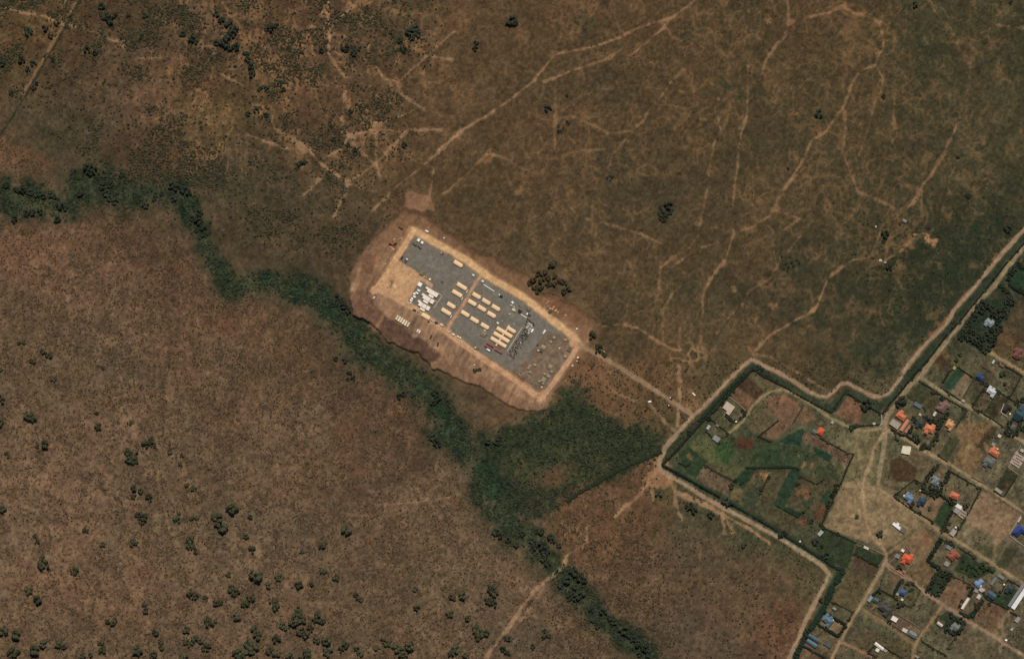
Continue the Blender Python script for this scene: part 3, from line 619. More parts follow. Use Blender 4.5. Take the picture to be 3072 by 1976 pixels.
# low earth bank along the upper edge of the cut
gl = np.zeros(U.shape); gl[psl] = np.exp(-((PD - 2.5) / 3.2) ** 2) * vS; Z -= 1.7 * gl
_, D = line_dist(PADN, 12); Z += 0.9 * np.exp(-((D - 4) / 3.0) ** 2)
rz_ = (ZONE > 0) & (flat < .5)
Z = np.where(rz_, (fbm(U, V, 420, 301, 3) - 0.5) * 3.0 + (n30 - 0.5) * 0.3, Z)
for _ in range(1):
    Z[1:-1, 1:-1] = 0.72 * Z[1:-1, 1:-1] + 0.07 * (Z[:-2, 1:-1] + Z[2:, 1:-1] + Z[1:-1, :-2] + Z[1:-1, 2:])
far = (U < -160) | (U > 3230) | (V < -160) | (V > 2135)
Z = np.where(far, (fbm(U, V, 900, 301, 2) - 0.5) * 4.0, Z)
def hz(u, v):
    i = (u - inner_u[0]) / STEP + NO; j = (v - inner_v[0]) / STEP + NO
    i0, j0 = int(i), int(j); fi, fj = i - i0, j - j0
    return float((Z[j0, i0] * (1 - fi) + Z[j0, i0 + 1] * fi) * (1 - fj) + (Z[j0 + 1, i0] * (1 - fi) + Z[j0 + 1, i0 + 1] * fi) * fj)

CL = np.clip(lin(np.clip(C, 6, 250)) / KA, 0.004, 0.85)
GM = vmat('earth', ((0.9, 0.22), (0.38, 0.17), (0.16, 0.1)))
zc = ZONE[:-1, :-1]
def sheet(name, sel, label=None):
    j, i = np.nonzero(sel)
    if len(j) < 6: return None
    q = np.stack([(j + 1) * NU + i, (j + 1) * NU + i + 1, j * NU + i + 1, j * NU + i], 1)
    idx, inv = np.unique(q, return_inverse=True); inv = inv.reshape(q.shape)
    co = np.stack([(U.ravel()[idx] - 1536) * S, (988 - V.ravel()[idx]) * S, Z.ravel()[idx]], 1).astype(np.float32)
    me = bpy.data.meshes.new(name); me.vertices.add(len(idx)); me.vertices.foreach_set('co', co.ravel())
    me.loops.add(q.size); me.loops.foreach_set('vertex_index', inv.ravel().astype(np.int32))
    me.polygons.add(len(q)); me.polygons.foreach_set('loop_start', (np.arange(len(q)) * 4).astype(np.int32))
    me.update(calc_edges=True)
    ca = me.color_attributes.new('tone', 'FLOAT_COLOR', 'POINT')
    cc = np.ones((len(idx), 4), np.float32); cc[:, :3] = CL.reshape(-1, 3)[idx]; ca.data.foreach_set('color', cc.ravel())
    me.materials.append(GM)
    o = bpy.data.objects.new(name, me); COL.objects.link(o); o['kind'] = 'structure'
    return o
big = np.isin(zc, [k for k in ZN if (zc == k).sum() >= 6])
sheet('ground', ~big)
for k in ZN: 
    if (zc == k).sum() >= 6: sheet(ZN[k], zc == k)
# ------------------------------------------------------------------ builders
TH = 31.0                                  # the camp and the village share one grid direction
WHITE, TAN, OLIVE = (226, 220, 208), (222, 184, 140), (118, 106, 86)
def M_tan(): return mat((230, 194, 152), .8, .05, .5, rnd=.05)
def arch(w, h, side=0.9, n=7):
    p = [(-w / 2, 0), (-w / 2, side)]
    for i in range(1, n): a = math.pi * (1 - i / n); p.append((w / 2 * math.cos(a), side + (h - side) * math.sin(a) ** .85))
    return p + [(w / 2, side), (w / 2, 0)]
def tent(label, u, v, L, W=13.0, ang=TH, h=3.1, group=None, ac=0, vest=1, rgb=(230, 194, 152)):
    l, w = L * S, W * S; t = thing('frame_tent', label, 'tent', u, v, ang, group); m = mat(rgb, .8, .05, .5, rnd=.04)
    def canopy():
        b = MB(); b.loft(arch(w, h)[::-1], -l / 2, l / 2, caps=False); return b.mesh('canopy', m)
    c = part('canopy', cached(('can', l, w, rgb), canopy), t)
    # frame ribs raised under the cloth
    def ribs():
        b = MB(); k = max(3, int(l / 2.4)); P = arch(w + .10, h + .05)
        for i in range(k + 1):
            x = -l / 2 + .15 + (l - .3) * i / k
            b.loft(P[::-1], x - .06, x + .06, caps=False)
        return b.mesh('frame_rib', m)
    part('frame_rib', cached(('rib', l, w, rgb), ribs), c)
    for sgn in (-1, 1):
        def ew():
            b = MB(); P = arch(w - .04, h - .03); n = len(P)
            x = sgn * (l / 2 - .05); q = sgn * .05
            b.loft(P[::-1] if True else P, min(x, x - q), max(x, x - q)); return b.mesh('end_wall', mat((186, 152, 116), .85, .06))
        e = part('end_wall', cached(('ew', l, w, sgn), ew), t)
        b = MB(); b.box(sgn * (l / 2 + .03), 0, 0, .06, 1.0, 2.0); part('door', (b, mat((110, 88, 66), .8)), e)
    if vest:
        b = MB(); b.loft([(-1.0, 0), (-1.0, 1.7), (0, 2.1), (1.0, 1.7), (1.0, 0)][::-1], l / 2 + .06, l / 2 + 1.5); part('vestibule', (b, mat((204, 168, 128), .85)), t)
    if ac:
        b = MB(); b.box(l / 2 + 2.6, -w * .35, 0, 1.3, 4.4, 1.5); part('air_conditioner', (b, mat((206, 200, 190), .5, .06)), t)
    return t
def ridge_tent(label, u, v, L, W, ang, rgb=OLIVE, h=2.7, group=None):
    l, w = L * S, W * S; t = thing('canvas_tent', label, 'tent', u, v, ang, group); m = mat(rgb, .95, .12, .7, rnd=.1)
    b = MB(); b.add([(-l / 2, -w / 2, 1.5), (l / 2, -w / 2, 1.5), (l / 2, w / 2, 1.5), (-l / 2, w / 2, 1.5), (-l * .3, 0, h), (l * .3, 0, h), (-l / 2, -w / 2, 1.42), (l / 2, -w / 2, 1.42), (l / 2, w / 2, 1.42), (-l / 2, w / 2, 1.42)],
                    [(0, 1, 5, 4), (1, 2, 5), (2, 3, 4, 5), (3, 0, 4), (9, 8, 7, 6), (0, 6, 7, 1), (1, 7, 8, 2), (2, 8, 9, 3), (3, 9, 6, 0)]); part('roof', (b, m), t)
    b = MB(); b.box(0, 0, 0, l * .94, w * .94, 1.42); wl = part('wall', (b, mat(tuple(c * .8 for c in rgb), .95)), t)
    b = MB(); b.box(l * .47 + .03, 0, 0, .05, 1.1, 1.4); part('door_flap', (b, mat(tuple(c * .6 for c in rgb), .95)), wl)
    for x in (-1, 1):
        for y in (-1, 1):
            b = MB(); b.tube((x * l / 2, y * w / 2, 1.45), (x * (l / 2 + .9), y * (w / 2 + .9), 0.02), .03, .03, 4); part('guy_rope', (b, mat((150, 140, 120), .9)), t)
    return t
def container(label, u, v, L, W, ang, rgb, h=2.6, name='shipping_container', cat='container', group=None):
    l, w = L * S, W * S; t = thing(name, label, cat, u, v, ang, group); m = mat(rgb, .6, .08, .5, stain=.25, rnd=.04)
    def body():
        b = MB(); b.box(0, 0, .12, l, w, h - .12); n = max(4, int(l / .8))
        for i in range(n): x = -l / 2 + .3 + (l - .6) * i / (n - 1); b.box(x, 0, h, .28, w - .25, .05)
        for x in (-1, 1):
            for y in (-1, 1): b.box(x * (l / 2 - .08), y * (w / 2 - .08), 0, .2, .2, h + .06)
        return b.mesh('body', m)
    part('body', cached(('cont', l, w, rgb, h), body), t)
    for y in (-1, 1):
        b = MB(); b.box(l / 2 + .03, y * w * .24, .2, .05, w * .44, h - .35); d = part('door', (b, mat(tuple(c * .92 for c in rgb), .6)), t)
        b = MB(); b.box(l / 2 + .08, y * w * .12, .4, .05, .05, h - .8); part('locking_bar', (b, mat((150, 148, 140), .4, .05, metal=.6)), d)
    return t
def wheels(t, xs, w, r=.45, z=0.0):
    me = cached(('wh', r), lambda: MB().cyl(0, -.14, r, r, r, .28, 10, 'y').mesh('wheel', mat((34, 32, 30), .9)))
    for x in xs:
        for y in (-1, 1): part('wheel', me, t, (x, y * (w / 2 - .1), z))
def truck(label, u, v, L, W, ang, cab=WHITE, cargo=(150, 140, 120), group=None, flat=False, name='truck'):
    l, w = L * S, W * S; w = max(w, 2.1); t = thing(name, label, 'truck', u, v, ang, group); cl = min(2.2, l * .32)
    b = MB(); b.box(0, 0, .5, l, w * .5, .3); part('chassis', (b, mat((50, 48, 44), .8)), t)
    x = -l / 2 + cl / 2
    b = MB(); b.box(x, 0, .75, cl, w, 1.0); b.box(x + cl * .08, 0, 1.75, cl * .8, w * .96, .75, 0, .86); c = part('cab', (b, mat(cab, .4, .05)), t)
    b = MB(); b.box(x - cl * .35, 0, 1.82, .08, w * .8, .5); part('windscreen', (b, mat((30, 36, 40), .1, .05, spec=.6)), c)
    x0, x1 = -l / 2 + cl + .2, l / 2; b = MB()
    if flat:
        b.box((x0 + x1) / 2, 0, .85, x1 - x0, w, .2)
        for y in (-1, 1): b.box((x0 + x1) / 2, y * (w / 2 - .05), 1.06, x1 - x0, .1, .45)
        b.box(x1 - .06, 0, 1.06, .1, w * .9, .45)
    else: b.box((x0 + x1) / 2, 0, .85, x1 - x0, w, 1.9); b.box((x0 + x1) / 2, 0, 2.76, (x1 - x0) * .96, w * .9, .1)
    part('cargo_bed' if flat else 'cargo_body', (b, mat(cargo, .7, .1)), t)
    wheels(t, (-l / 2 + cl * .5, l / 2 - 1.0), w)
    return t
def car(label, u, v, L, W, ang, rgb=WHITE, group=None, name='van', cat='van', tall=1.0):
    l, w = L * S, max(W * S, 1.75); t = thing(name, label, cat, u, v, ang, group)
    b = MB(); b.box(0, 0, .35, l, w, .75, 0, .98); part('body', (b, mat(rgb, .3, .04, spec=.5)), t)
    b = MB(); b.box(l * .06, 0, 1.10, l * .74, w * .92, .8 * tall, 0, .88); c = part('cabin', (b, mat(rgb, .3, .04, spec=.5)), t)
    b = MB(); b.box(-l * .30, 0, 1.16, .12, w * .8, .55 * tall); part('windscreen', (b, mat((28, 34, 38), .1, .05, spec=.6)), c)
    wheels(t, (-l * .3, l * .3), w, .34)
    return t
def crate(label, u, v, L, W, ang, rgb, h=1.2, group=None, name='crate', cat='crate'):
    l, w = L * S, W * S; t = thing(name, label, cat, u, v, ang, group); m = mat(rgb, .9, .14, 1.0, rnd=.12)
    def body():
        b = MB(); b.box(0, 0, .12, l, w, h - .2)
        for y in (-.38, 0, .38): b.box(0, y * w, 0, l, .12, .12)
        return b.mesh('body', m)
    part('body', cached(('crb', l, w, h, rgb), body), t)
    def lid():
        b = MB(); n = 3
        for i in range(n): b.box(0, (i - 1) * w / n, h - .08, l * 1.03, w / n * .9, .1)
        return b.mesh('lid', m)
    part('lid', cached(('crl', l, w, h, rgb), lid), t)
    return t
def dome(label, u, v, L, W, ang, rgb, h=2.6, group=None):
    l, w = L * S, W * S; t = thing('dome_tent', label, 'tent', u, v, ang, group); b = MB(); n, k = 12, 4; vs = []
    for j in range(k):
        f = math.pi / 2 * j / k
        for i in range(n): a = 2 * math.pi * i / n; vs.append((l / 2 * math.cos(a) * math.cos(f), w / 2 * math.sin(a) * math.cos(f), h * math.sin(f)))
    vs.append((0, 0, h)); fs = []
    for j in range(k - 1):
        for i in range(n): fs.append((j * n + i, j * n + (i + 1) % n, (j + 1) * n + (i + 1) % n, (j + 1) * n + i))
    fs += [((k - 1) * n + i, (k - 1) * n + (i + 1) % n, k * n) for i in range(n)]
    b.add(vs, fs); part('canopy', (b, mat(rgb, .8, .06)), t)
    b = MB(); b.loft([(-.7, 0), (-.7, 1.4), (0, 1.8), (.7, 1.4), (.7, 0)][::-1], l * .42, l / 2 + .9); part('porch', (b, mat(tuple(c * .85 for c in rgb), .85)), t)
    return t
def trailer_frame(label, u, v, L, W, ang, rgb, group=None):
    l, w = L * S, W * S; t = thing('equipment_trailer', label, 'trailer', u, v, ang, group); m = mat(rgb, .8, .1)
    b = MB(); b.box(0, 0, .7, l, .9, .5); part('chassis', (b, m), t)
    for x in (-.33, .33):
        b = MB(); b.box(x * l, 0, .55, .5, w, .3); a = part('outrigger', (b, m), t)
        b = MB()
        for y in (-1, 1): b.box(x * l, y * w * .48, 0, .6, .6, .55, 0, .6)
        part('foot', (b, m), a)
    b = MB(); b.box(l * .05, 0, 1.2, l * .35, 1.3, 1.0); part('power_unit', (b, mat(tuple(c * 1.15 for c in rgb), .8)), t)
    return t
def barrier(label, u, v, L, W, ang, rgb=(214, 208, 198), h=1.1, name='water_bladder_pipe', cat='pipe', group=None):
    l, w = L * S, W * S; t = thing(name, label, cat, u, v, ang, group); m = mat(rgb, .7, .06); n = max(2, int(l / 3.0))
    me = cached(('bar', l, w, rgb, h), lambda: MB().loft([(-w / 2, 0), (-w * .5, h * .55), (-w * .28, h * .93), (0, h), (w * .28, h * .93), (w * .5, h * .55), (w / 2, 0)][::-1], -l / n / 2 + .05, l / n / 2 - .05).mesh('segment', m))
    for i in range(n): part('segment', me, t, (-l / 2 + l / n * (i + .5), 0, 0))
    return t

# ------------------------------------------------------------------ the camp
G1 = None
tent('tan frame tent standing alone against the haul road on the open gravel', 1374, 791.5, 28)
tent('tan frame tent with white air conditioner, uppermost of the pair beside the dividing track', 1385, 859, 32, ac=1)
tent('tan frame tent with white air conditioner, lower of the pair beside the dividing track', 1371, 880.5, 32, ac=1)
tent('short tan frame tent standing just above a longer one beside the dividing track', 1353, 916, 26)
tent('long tan frame tent below a shorter one, its outer end near the white huts', 1338, 935, 31, ac=1)
tent('tan frame tent at the edge of the gravel above the row of tan trailers', 1277, 949, 27)
rows = (('upper', ((1429, 887), (1458, 904.5), (1487, 923))), ('middle', ((1416, 908), (1445, 925), (1474, 943.5))), ('lower', ((1395, 941), (1423, 960), (1454, 978))))
wd = ('nearest the dividing track', 'in the centre of the row', 'farthest from the dividing track')
for rn, ps in rows:
    for k, (u, v) in enumerate(ps): tent('tan frame tent in the %s row of three, %s' % (rn, wd[k]), u, v, 26, group='tan frame tents in three rows on the gravel')
tent('long tan mess tent of the joined group, uppermost of the three long ones', 1513, 997, 53, 12, vest=0, group='joined mess tents')
tent('long tan mess tent of the joined group, middle one of three', 1504, 1011.5, 53, 12, vest=0, group='joined mess tents')
tent('long tan mess tent of the joined group, lowest, beside the red containers', 1495, 1026.5, 53, 12, vest=0, group='joined mess tents')
tent('short tan tent joined to the uppermost long mess tent', 1533, 989, 28, 12, group='joined mess tents')
for k, (u, v, lab) in enumerate(((1518.5, 992, 'tan covered passage between the short mess tent and the first long one'), (1509, 1004.5, 'tan covered passage between the first two long mess tents'), (1500, 1019.5, 'tan covered passage between the last two long mess tents'), (1489.5, 1034.5, 'tan porch of the lowest long mess tent'), (1526, 978.5, 'tan entrance porch on the far side of the short mess tent'))):
    t = thing('covered_passage', lab, 'passage', u, v, TH + 90, 'covered passages of the mess tents'); L = 4.2 if k < 3 else 3.6
    b = MB(); b.loft(arch(2.6, 2.6, 1.2, 6)[::-1], -L / 2, L / 2); part('canopy', (b, mat((230, 194, 150), .8, .05)), t)
    b = MB(); b.box(L / 2 + .04, 0, 0, .06, 1.2, 1.9); part('door', (b, mat((120, 98, 74), .8)), t)
RED = (134, 82, 68)
container('dark red container, upper of the close pair by the mess tents', 1471, 1033, 24, 6, TH, RED)
container('dark red container, lower of the close pair by the white truck', 1465.5, 1040.5, 24, 6, TH, RED)
container('dark red container lying apart below the lowest mess tent', 1496, 1052, 26, 6, TH, (140, 86, 74))
for k, (du, dv) in enumerate(((-6, -3), (-1, 0), (4, 3), (3, -2))): crate('small red-brown crate between the mess tents and the single red container', 1498 + du, 1042.5 + dv, 3.4, 2.6, TH + 8 * k, (150, 92, 72), .9, 'red-brown crates by the mess tents')
truck('white truck parked beside the pair of red containers', 1465, 1049, 12, 5, TH, (236, 232, 224), (236, 232, 224))
ridge_tent('square olive grey tent below the lower row of tan tents', 1451, 1002, 17, 15, TH, (126, 112, 92), 3.0)
# white huts
for r, (mods, small, sec, nm) in enumerate(((((1288, 872), (1298, 878), (1308, 884)), (1282, 864), (1293.5, 888), 'upper'), (((1275, 891), (1285, 897), (1296, 904)), (1270, 884), (1277, 905), 'middle'), (((1262, 912), (1273, 918), (1284, 924)), (1258, 904), (1267.5, 928), 'lower'))):
    wm = (236, 218, 198)
    for k, (u, v) in enumerate(mods):
        t = thing('white_hut', 'white flat-roofed hut in the %s white row, %s' % (nm, ('nearest the tan earth', 'in the middle', 'nearest the walkway')[k]), 'hut', u, v, TH, 'white huts in three rows')
        b = MB(); b.box(0, 0, .25, 5.6, 6.2, 2.5); part('wall', (b, mat((206, 190, 174), .7, .05)), t)
        b = MB(); b.box(0, 0, 2.75, 5.8, 6.4, .18); b.box(0, 0, 2.93, 5.8, .2, .08); rf = part('roof', (b, mat(wm, .6, .05, .5, stain=.1)), t)
        b = MB()
        for x in (-1.9, 0, 1.9): b.box(x, 0, 2.94, .12, 6.2, .05)
        part('roof_seam', (b, mat((214, 190, 168), .7)), rf)
        b = MB(); b.box(0, -3.12, .3, 1.0, .06, 2.0); part('door', (b, mat((120, 112, 104), .6)), t)
    container('narrow white unit at the tan-earth end of the %s row of white huts' % nm, *small, 9, 7, TH, (230, 214, 194), 2.5, 'white_cabin', 'cabin')
    container('long white cabin running alongside the %s row of white huts' % nm, *sec, 16, 6.5, TH, (232, 222, 208), 2.5, 'white_cabin', 'cabin')
t = thing('walkway', 'pale boardwalk bent around the outer ends of the white hut rows', 'walkway', 1314, 902, 0)
x0, y0 = XY(1314, 902)
for k, (a, bq) in enumerate((((1313, 878), (1326, 887)), ((1326, 887), (1298, 930)), ((1296, 897), (1313, 907)), ((1286, 918), (1303, 925)))):
    b = MB(); p, q = XY(*a), XY(*bq); L = math.hypot(q[0] - p[0], q[1] - p[1]); b.box((p[0] + q[0]) / 2 - x0, (p[1] + q[1]) / 2 - y0, .1, L, 1.1, .25, math.atan2(q[1] - p[1], q[0] - p[0])); part('boardwalk', (b, mat((176, 160, 140), .9, .1)), t)
for u, v, L, W, lab in ((1260, 853, 12, 12, 'white square unit with grey stripe at the head of the small cabins'), (1256.5, 871, 9, 5, 'white box below the striped white unit, first of the small cabins'), (1251, 878.5, 9, 5, 'white box second in the slanting line of small cabins'), (1243.5, 881, 6.5, 6, 'square white box third in the slanting line of small cabins'), (1243.5, 889.5, 8.5, 5, 'white box fourth in the slanting line of small cabins'), (1236.5, 895, 7, 5, 'white box fifth in the slanting line of small cabins'), (1233.5, 901, 8, 5, 'white box sixth in the slanting line of small cabins'), (1232, 908, 4, 4, 'tiny pale box ending the slanting line of small cabins')):
    container(lab, u, v, L, W, TH, (238, 230, 218), 2.4, 'white_cabin', 'cabin')
# tan trailers south of the road
for k, (u, v) in enumerate(((1191.5, 952), (1198, 956.5), (1204.5, 960), (1211, 965), (1217.5, 969), (1225, 973))):
    lab = 'tan box trailer, number %s of six counted from the tilled soil' % ('one', 'two', 'three', 'four', 'five', 'six')[k]
    c = (224, 206, 172) if k not in (0, 5) else (206, 190, 162)
    container(lab, u, v, 15, 5.6, TH - 90, c, 2.7, 'box_trailer', 'trailer', 'tan box trailers below the camp road')
for k, (u, v) in enumerate(((1253, 992), (1258.5, 995.5))): car('white van, %s of the two parked below the box trailers' % ('outer', 'inner')[k], u, v, 10, 4.6, TH - 95, WHITE, 'two white vans')
car('white pickup by the corner of the tan earth pad', 1122, 893, 9, 4.6, -50, (226, 206, 180), name='pickup', cat='pickup')
crate('pale generator box on the bare earth beside the burnt patch', 1186, 859, 4, 3.2, -40, (240, 224, 196), 1.2, name='generator', cat='generator')
crate('smaller pale box on the bare earth beside the burnt patch', 1183.5, 863, 3, 3, -40, (232, 206, 170), 1.0)
for a in ((1244, 930, 10, 5, 'dark flatbed truck below the small cabins', (70, 66, 60), (60, 56, 52)), (1255, 934.5, 8, 5, 'tan truck next to the dark flatbed', (176, 158, 132), (150, 136, 112)), (1297, 961, 9, 4.5, 'pale grey truck beside the edge tent', (196, 186, 172), (180, 172, 160)), (1309, 967.5, 10, 5, 'dark truck before the round tan tent', (66, 62, 58), (60, 58, 54))):
    truck(a[4], a[0], a[1], a[2], a[3], TH, a[5], a[6], flat=True)
dome('tan dome tent beside the camp road near the dividing track', 1324.7, 974.7, 13, 10, TH, (204, 184, 152))
container('dark plant container set against the end of the edge tent', 1286, 964, 6, 5, TH, (82, 70, 58), 1.8, 'plant_container')
crate('pale long crate below the tan dome tent', 1315.6, 979, 6, 3, TH, (214, 196, 170))
dome('small tan shelter where the dividing track meets the road', 1347, 995, 8, 6, TH, (216, 192, 152), 2.0)
crate('pale crate beside the small tan shelter at the track end', 1353, 991, 4, 3, TH, (200, 184, 156))
for u, v, L, W, lab in ((1360.5, 1002.5, 6.5, 5.5, 'white box shelter next along from the tan shelter'), (1374, 1009, 6, 4, 'white box, inner of two standing end to end by the road'), (1381, 1012.5, 6, 4, 'white box, outer of two standing end to end by the road')):
    container(lab, u, v, L, W, TH, (226, 212, 188), 2.1, 'storage_box', 'storage box')
truck('pale truck with a dark load at the road below the red containers', 1430, 1044.5, 13, 6.5, TH, (206, 192, 170), (110, 92, 74), flat=True)
# north-west end
container('white container, longer of the two at the top corner of the gravel', 1256, 720, 8, 9, TH, (236, 228, 206), 2.3, 'white_container')
container('white container, squarer of the two at the top corner of the gravel', 1266.5, 727.5, 7, 7, TH, (240, 232, 212), 2.3, 'white_container')
crate('small pale crate at the very top corner of the gravel', 1243, 713, 6, 2.6, -55, (150, 140, 122), .8)
trailer_frame('dark trailer with spread outriggers, first of two under the white containers', 1244, 734, 15, 8, TH + 2, (58, 58, 54)); trailer_frame('dark trailer with spread outriggers, second of two under the white containers', 1258, 742, 15, 8, TH + 4, (62, 60, 56))
trailer_frame('brown-black trailer frame on the bare earth outside the top corner', 1202.5, 684.5, 17, 6, TH - 4, (62, 42, 32))
crate('small pale box beside the dark outrigger trailers', 1239, 741, 3, 3, 0, (146, 142, 132), .8)
truck('truck with white cab and dark blue load near the tan earth', 1219, 781, 12, 6, -60, (240, 238, 232), (70, 72, 92), flat=True).rotation_euler[2] += math.pi
container('dark brown container by the road at the edge of the gravel', 1206, 772, 9.5, 4, -55, (72, 50, 38), 2.3)
truck('red truck with white roof by the haul road', 1326.5, 760.5, 10, 5, TH, (214, 176, 160), (120, 74, 66), flat=True)
car('white van on the bare earth above the haul road', 1280.5, 693.5, 11, 4.8, TH - 4, (240, 230, 216))
crate('single white box on the earth bank above the haul road', 1332, 713.6, 4, 4, 20, (226, 214, 202), 1.0)
ridge_tent('olive tent at the edge of the gravel above the tan earth strip', 1265.6, 819, 15, 11, TH - 90, (128, 110, 86), 3.0)
for u, v, r, c in ((1273, 830, 5, (200, 180, 140)), (1280, 829, 4, (176, 160, 120)), (1279, 833, 3.5, (180, 160, 120)), (1284, 825, 4, (150, 130, 96))): crate('tan crate in the cluster beside the olive tent', u, v, r, r * .75, TH - 60, c, 1.0, 'tan crates by the olive tent')
container('white cube shelter beside the tan earth strip', 1289.6, 837.7, 6.5, 6, TH - 60, (222, 204, 176), 2.2, 'storage_box', 'storage box')
trailer_frame('thin grey equipment frame standing alone on the open gravel', 1326.6, 845, 9, 5, TH, (84, 82, 76))
for k, (u, v, L, W, c) in enumerate(((1183, 717.5, 6, 4, (192, 150, 116)), (1190, 721, 4, 3, (176, 138, 104)), (1196, 717.5, 5, 3, (182, 142, 108)), (1204, 714, 5, 4, (186, 146, 112)), (1199, 716, 4, 3, (160, 120, 90)), (1205, 718, 3, 3, (190, 150, 118)), (1172.7, 741, 6, 4, (192, 150, 118)), (1177, 745, 5, 4, (200, 158, 124)), (1181, 748, 6, 4, (206, 168, 134)), (1175, 754, 5, 3, (180, 136, 104)), (1184, 726, 5, 4, (172, 130, 98)), (1178, 724, 5, 3, (124, 92, 68)))):
    crate('tan timber crate on the bare earth outside the camp corner road', u, v, L, W, -50 + 13 * k % 40, c, 1.0, 'tan crates on the bare earth')
crate('dark brown stack on the bare earth, outer of two', 1172, 733, 11, 5.5, TH, (70, 44, 30), 1.8, name='timber_stack', cat='timber stack'); crate('dark brown stack on the bare earth, inner of two', 1185.5, 732, 11, 5, -38, (72, 46, 32), 1.8, name='timber_stack', cat='timber stack')
for u, v in ((1150, 790), (1156.5, 791.5), (1171.5, 775), (1164, 772)): crate('lone pale block lying on the earth beside the corner road', u, v, 3.6, 3, 10, (196, 158, 126), .8, 'pale blocks by the corner road')
# east part of the gravel
container('white cube shelter at the top end of the dividing track', 1420, 825, 7, 5.5, TH, (212, 206, 192), 2.2, 'storage_box', 'storage box')
container('white cube shelter between the dividing track and the long white pipe', 1448, 843, 7, 6.5, TH, (214, 208, 196), 2.2, 'storage_box', 'storage box')
barrier('long white pipe lying on the gravel below the haul road', 1466.5, 863.5, 38, 3.2, 33)
truck('dark truck with white roof below the long white pipe', 1502, 886.5, 13, 6, TH, (206, 206, 202), (54, 54, 54))
container('white square shelter, uppermost of the scattered equipment', 1537.7, 907, 7.5, 6.5, TH + 20, (224, 224, 212), 2.2, 'storage_box', 'storage box')
container('narrow grey white box under the square white shelter', 1534, 915.6, 7.5, 3.4, TH, (190, 186, 176), 1.8, 'storage_box', 'storage box')
crate('tiny white box above the tan dome tent', 1542, 920.5, 3.4, 3, TH, (216, 200, 180), 1.0)
dome('large tan dome tent among the scattered equipment', 1541, 930, 14, 11, TH, (206, 186, 152), 3.0)
crate('small white box alone on the gravel below the large dome tent', 1529, 941.5, 4.5, 3, TH, (210, 206, 196), 1.0)
truck('brown-grey truck near the haul road', 1562, 916.5, 11, 5, TH, (126, 106, 96), (140, 116, 106), flat=True)
truck('dark olive truck in the scattered equipment', 1560, 931.5, 11, 6, TH, (66, 64, 54), (60, 58, 50))
trailer_frame('dark low trailer frame with pale edge near the haul road', 1584, 930, 14, 8, TH + 4, (88, 84, 78))
truck('truck with bright white cab and dark bed by the supply yard', 1586, 944, 15, 6, TH, (246, 244, 240), (70, 66, 60), flat=True)
trailer_frame('small dark trailer by the short white pipe', 1557, 937, 7, 4, TH, (60, 58, 52))
barrier('short white pipe lying above the supply yard', 1571, 948, 20, 3.2, 33)
for k, (u, v) in enumerate(((1506, 943), (1503, 949), (1499.5, 953.5), (1497, 959))): crate('small pinkish box in the dotted line beyond the tent rows', u, v, 3, 2.6, TH, (150, 120, 108), .7, 'pinkish boxes in a line')
crate('pale box beside the dotted line of pinkish boxes', 1506.5, 961.7, 3.6, 2.8, TH, (186, 178, 164), .9)
container('white cube shelter above the mess tents', 1493.5, 968.5, 7, 6, TH, (220, 204, 180), 2.2, 'storage_box', 'storage box')
crate('lone pale box between the cube shelter and the supply yard', 1541.6, 970.5, 3.6, 3, TH, (180, 170, 152), .9)
crate('white box set against the last tent of the lower row', 1454.5, 991, 6.5, 4, TH, (220, 200, 174), 1.4)
# supply yard
barrier('long thin pale pipe run bordering the supply yard', 1541.5, 1021.5, 96, 2.2, -57.5, (190, 176, 158), .6, 'pipe_run')
rr = random.Random(5); d0 = np.array([1572.0, 982.0]); d1 = np.array([1518.0, 1062.0]); ax = (d1 - d0) / np.linalg.norm(d1 - d0); px = np.array([-ax[1], ax[0]]); px = px if px[0] > 0 else -px
NWD = 'zero one two three four five six seven eight nine ten eleven twelve thirteen fourteen fifteen sixteen seventeen eighteen nineteen twenty twenty-one twenty-two twenty-three twenty-four twenty-five twenty-six twenty-seven twenty-eight twenty-nine thirty'.split(); cnt_ = [0] * 5
KIND = (((58, 54, 48), 'dark'), ((160, 148, 130), 'pale'), ((104, 98, 86), 'grey'))
for i in range(30):
    for j in range(5):
        if rr.random() < .24 + (.25 if j == 4 else 0): continue
        q = d0 + ax * (i * 3.25 + rr.uniform(-.5, .5)) + px * (4.5 + j * 5.0 + rr.uniform(-.9, .9))
        c, nm = KIND[0] if rr.random() < .6 else KIND[1] if rr.random() < .4 else KIND[2]
        cnt_[j] += 1
        crate('%s crate, number %s down line %s from the pipe run in the supply yard' % (nm, NWD[cnt_[j]], NWD[j + 1]), q[0], q[1], rr.choice((3.6, 4.6)), rr.choice((1.5, 1.9)), TH + rr.choice((0, 0, 0, 90)) + rr.uniform(-6, 6), c, rr.choice((.8, 1.3)), '%s crates in the supply yard' % nm)
for u, v in ((1588, 971), (1585, 978), (1595, 979), (1591, 986), (1586.5, 991), (1586, 998.5), (1581, 982), (1593, 974)): crate('pale square pallet load at the upper end of the supply yard', u, v, 6, 5, TH + 4, (186, 170, 154), 1.3, 'pallet loads at the supply yard', 'pallet_load', 'pallet load')
for u, v in ((1583, 957), (1588, 961), (1580, 964), (1599, 969), (1592, 966), (1602, 976), (1578, 973)): crate('dark crate strewn between the white cab truck and the pallet loads', u, v, 5, 3.4, TH + 30, (56, 54, 48), 1.2, 'dark crates above the supply yard')
for u, v in ((1527, 1064), (1532, 1068), (1529, 1072), (1537, 1064)): crate('long pale beam at the lower end of the supply yard', u, v, 9, 1.5, -55, (178, 160, 136), .5, 'pale beams at the supply yard', 'timber_beam', 'beam')
truck('bright white truck beside the pallet loads', 1596.5, 992, 12, 5, -60, (246, 246, 242), (244, 242, 238))
car('long white bus parked at the corner of the tent ground', 1632.5, 995.5, 14, 5.4, -56, (232, 226, 214), name='bus', cat='bus', tall=1.6)
